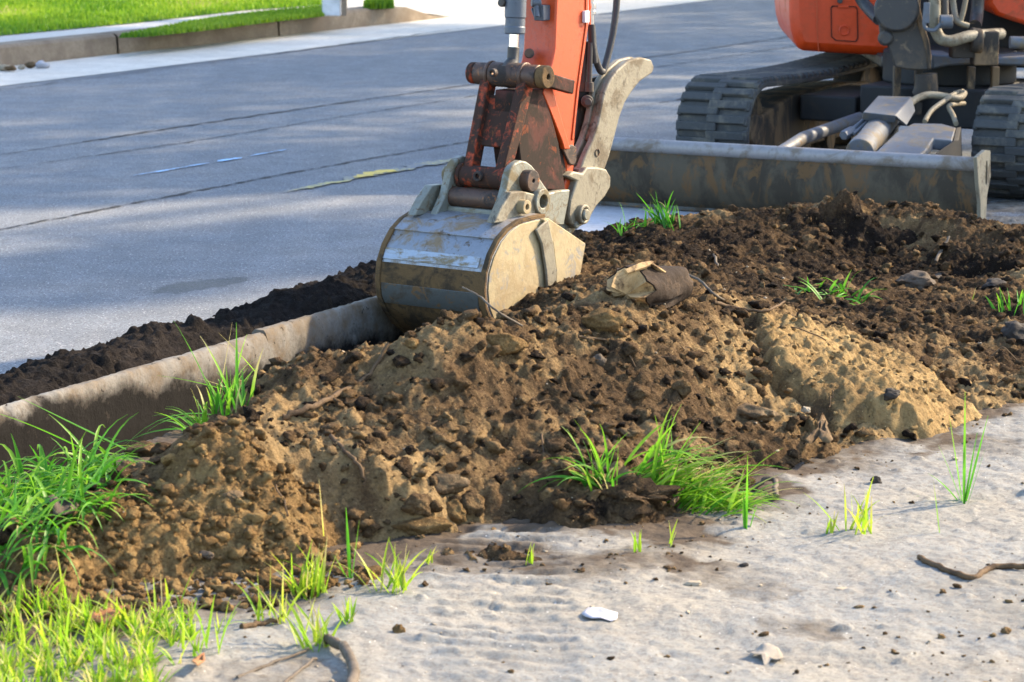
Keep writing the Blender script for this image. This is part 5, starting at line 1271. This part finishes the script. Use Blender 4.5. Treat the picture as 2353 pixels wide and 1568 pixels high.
stick('root', [(1570, 650, .02), (1610, 670, .02), (1640, 690, .01), (1670, 700)], .004, .003, 'greyroot', 'thin root trailing right from the broken root', 11, cat='root')
stick('root', [(1640, 700), (1700, 715), (1760, 720), (1800, 700)], .005, .003, 'twig', 'dark root between the broken root and yellow sand', 12, cat='root')
stick('twig', [(2150, 605), (2165, 575), (2182, 548)], .006, .004, 'greyroot', 'straight pale stick standing on the dark heap', 13)
stick('root', [(1640, 590), (1650, 620), (1660, 650)], .005, .003, 'greyroot', 'pale root on the soil behind the broken root', 14, cat='root')
stick('root', [(1730, 1130), (1760, 1120, .012), (1780, 1125, .014), (1782, 1150, .004)], .006, .006, 'greyroot', 'bent grey root end right of the wide tuft', 15, cat='root')
stick('root', [(1330, 780), (1400, 790), (1440, 815), (1460, 850)], .003, .002, 'twig', 'thin dark root on the slope under the broken root', 16, cat='root')
stick('root', [(1545, 1185, .02), (1570, 1155, .03), (1600, 1125, .03)], .006, .004, 'twig', 'short brown root stub in the bright tuft', 17, cat='root')
stick('twig', [(1240, 960), (1245, 1010), (1250, 1050)], .003, .002, 'twig', 'vertical thread of root on the middle of the slope', 18)

def sheet_thing(name, uv, h, mat, label, cat, crease=.006, seed=0, n=8):
    """small crumpled flat piece following its outline"""
    base = [hit(u, v) for u, v in uv]; c = sum(base, Vector()) / len(base); zz = max(p.z for p in base)
    flat_ = [at(u, v, zz) for u, v in uv]; c = sum(flat_, Vector()) / len(flat_)
    mb = MB(); V = [c]; F = []; m_ = len(flat_); rings = 4
    for r_ in range(1, rings + 1):
        for k, p in enumerate(flat_):
            q = c.lerp(p, r_ / rings); q.z += crease * 1.4 * mnoise.noise(Vector((q.x * 40, q.y * 40, seed))) + h; V.append(q)
    V[0].z += h
    for k in range(m_): F.append((0, 1 + k, 1 + (k + 1) % m_))
    for r_ in range(rings - 1):
        for k in range(m_): a = 1 + r_ * m_; F.append((a + k, a + m_ + k, a + m_ + (k + 1) % m_, a + (k + 1) % m_))
    mb.add(V, F); o = mb.build(name, mat, None, 0, 60)
    so = o.modifiers.new('thickness', 'SOLIDIFY'); so.thickness = .001
    tag(o, label, cat); return o
sheet_thing('paper_scrap', [(1336, 1416), (1352, 1403), (1380, 1407), (1402, 1410), (1420, 1412), (1418, 1424), (1405, 1432), (1380, 1424), (1360, 1426), (1345, 1422)], .004, 'paper', 'white scrap of paper lying on the silt', 'paper')
sheet_thing('leaf', [(1715, 1508), (1735, 1502), (1738, 1490), (1752, 1498), (1765, 1502), (1790, 1495), (1800, 1512), (1790, 1528), (1772, 1520), (1758, 1532), (1750, 1516), (1730, 1512)], .006, 'paleleaf', 'bleached lobed leaf on the silt near the bottom edge', 'leaf', .012, 3)
sheet_thing('leaf', [(205, 1462), (215, 1445), (240, 1432), (270, 1430), (290, 1440), (270, 1455), (240, 1458)], .03, 'dryleaf', 'large brown dry leaf in the bottom left grass', 'leaf', .02, 5)
sheet_thing('leaf', [(440, 1545), (448, 1525), (470, 1520), (472, 1535), (455, 1550)], .012, 'dryleaf', 'small rust brown leaf below the grass patch on the silt', 'leaf', .02, 7)
sheet_thing('wood_chip', [(1845, 1020), (1862, 1005), (1880, 1000), (1878, 975), (1890, 962), (1902, 972), (1900, 990), (1914, 1005), (1905, 1022), (1890, 1020), (1880, 1010), (1865, 1018)], .008, 'stone', 'crumpled pale bark scrap at the foot of the dark soil', 'bark scrap', .02, 9)
sheet_thing('plastic_scrap', [(112, 1180), (135, 1170), (160, 1168), (185, 1172), (175, 1188), (150, 1196), (125, 1196)], .015, 'stone_grey', 'grey crumpled scrap in the long grass at the left edge', 'litter', .03, 11)
for i, (u, v, sz, lb_) in enumerate([(690, 800, 40, 'white concrete chip in the trench beside the kerb joint'), (715, 815, 26, 'small white concrete chip in the trench, nearest the soil heap')]):
    p = at(u, v, .0); rock('concrete_chip', 0, 0, sz, (1, .5, .35), 'paper', 50 + i, lb_, 'concrete chip', p=p, rz=.5)

# ================================================================== street trees outside the frame, whose shade falls across the road
def tree(x, y, h, cr, seed, label, zb=.12, n=5200, leaf=.13):
    rs = random.Random(seed); e = empty('street_tree', (x, y, zb)); tag(e, label, 'tree', 'street trees along the road')
    mb = MB(); top = Vector((x, y, zb + h * .8)); mb.tube([(x, y, zb - .2), (x, y, zb + .4), (x + .05, y, zb + h * .35), (x, y + .05, zb + h * .8)], [.24, .18, .15, .05], 12, wob=.1, seed=seed)
    cl_ = []
    for k in range(26):
        a = rs.uniform(0, 6.28); f = rs.random(); zz = zb + h * (.38 + .6 * f); rr = cr * math.sqrt(max(.08, 1 - (2 * f - .8) ** 2 * .8)) * rs.uniform(.45, 1)
        c = Vector((x + rr * math.cos(a), y + rr * math.sin(a), zz)); cl_.append((c, rs.uniform(.5, 1.0) * cr * .33))
        s0 = Vector((x, y, zb + h * (.28 + .4 * f))); mb.tube([s0, s0.lerp(c, .5) + Vector((0, 0, .15)), c], [.055, .035, .012], 6)
    mb.build('trunk', 'bark', e, 0, 60)
    V, F, Hh = [], [], []
    for i in range(n):
        c, r_ = cl_[rs.randrange(len(cl_))]; d = Vector((rs.gauss(0, 1), rs.gauss(0, 1), rs.gauss(0, .8))).normalized() * r_ * rs.random() ** .4
        p = c + d; a = Vector((rs.uniform(-1, 1), rs.uniform(-1, 1), rs.uniform(-.4, .4))).normalized(); b_ = a.cross(Vector((rs.uniform(-.4, .4), rs.uniform(-.4, .4), 1))).normalized(); o_ = len(V); s_ = leaf * rs.uniform(.6, 1.3)
        V += [tuple(p - a * s_), tuple(p - b_ * s_ * .5), tuple(p + a * s_), tuple(p + b_ * s_ * .5)]; F.append((o_, o_ + 1, o_ + 2, o_ + 3)); Hh += [rs.random()] * 4
    me = np_mesh('crown', np.array(V), np.array(F), {'hue': np.array(Hh)}); o = link_obj('crown', me, 'treeleaf', e, angle=180)

for s_, t_, h, cr, n_, lb_ in [(18.5, 3.4, 9.5, 4.0, 5600, 'broad street tree on the near verge'), (23.5, 2.2, 10.5, 4.4, 7200, 'tall street tree farther along the near verge'), (30.5, 2.4, 10.5, 4.4, 5200, 'third street tree along the near verge'),
                             (28.5, -10.2, 10, 4.6, 4500, 'street tree beside the far driveway'), (38, 1.5, 10, 4.6, 7000, 'fourth street tree along the near verge'), (36, -9.8, 10.5, 4.6, 6000, 'last street tree across the road')]:
    p = st(s_, t_); tree(p.x, p.y, h, cr, int(300 + s_ * 2), label=lb_, n=n_, leaf=.17)

# fine rootlets and straw lying in the dug soil
rs = random.Random(404); mb = MB()
for k in range(55):
    u = rs.uniform(150, 2300); v = rs.uniform(560, 1230)
    p = at(u, v, .2); s_, t_ = to_st(p); i = int((s_ - S0) / RES); j = int((t_ - TT0) / RES)
    if not (0 <= i < SS.shape[0] and 0 <= j < SS.shape[1]) or not keep_s[i, j]: continue
    a = rs.uniform(0, 6.28); pts = []; L_ = rs.uniform(.03, .12)
    for q in range(6):
        x_ = p.x + math.cos(a) * L_ * q / 5; y_ = p.y + math.sin(a) * L_ * q / 5; a += rs.uniform(-.22, .22); pts.append(Vector((x_, y_, ground_z(x_, y_) + .003 + rs.uniform(0, .008))))
    mb.tube(smooth_path(pts, 3), rs.uniform(.0008, .0022), 5)
tag(mb.build('rootlets', 'twig', None, 0, 60), 'fine rootlets and straw strewn in the dug soil', 'roots', kind='stuff')
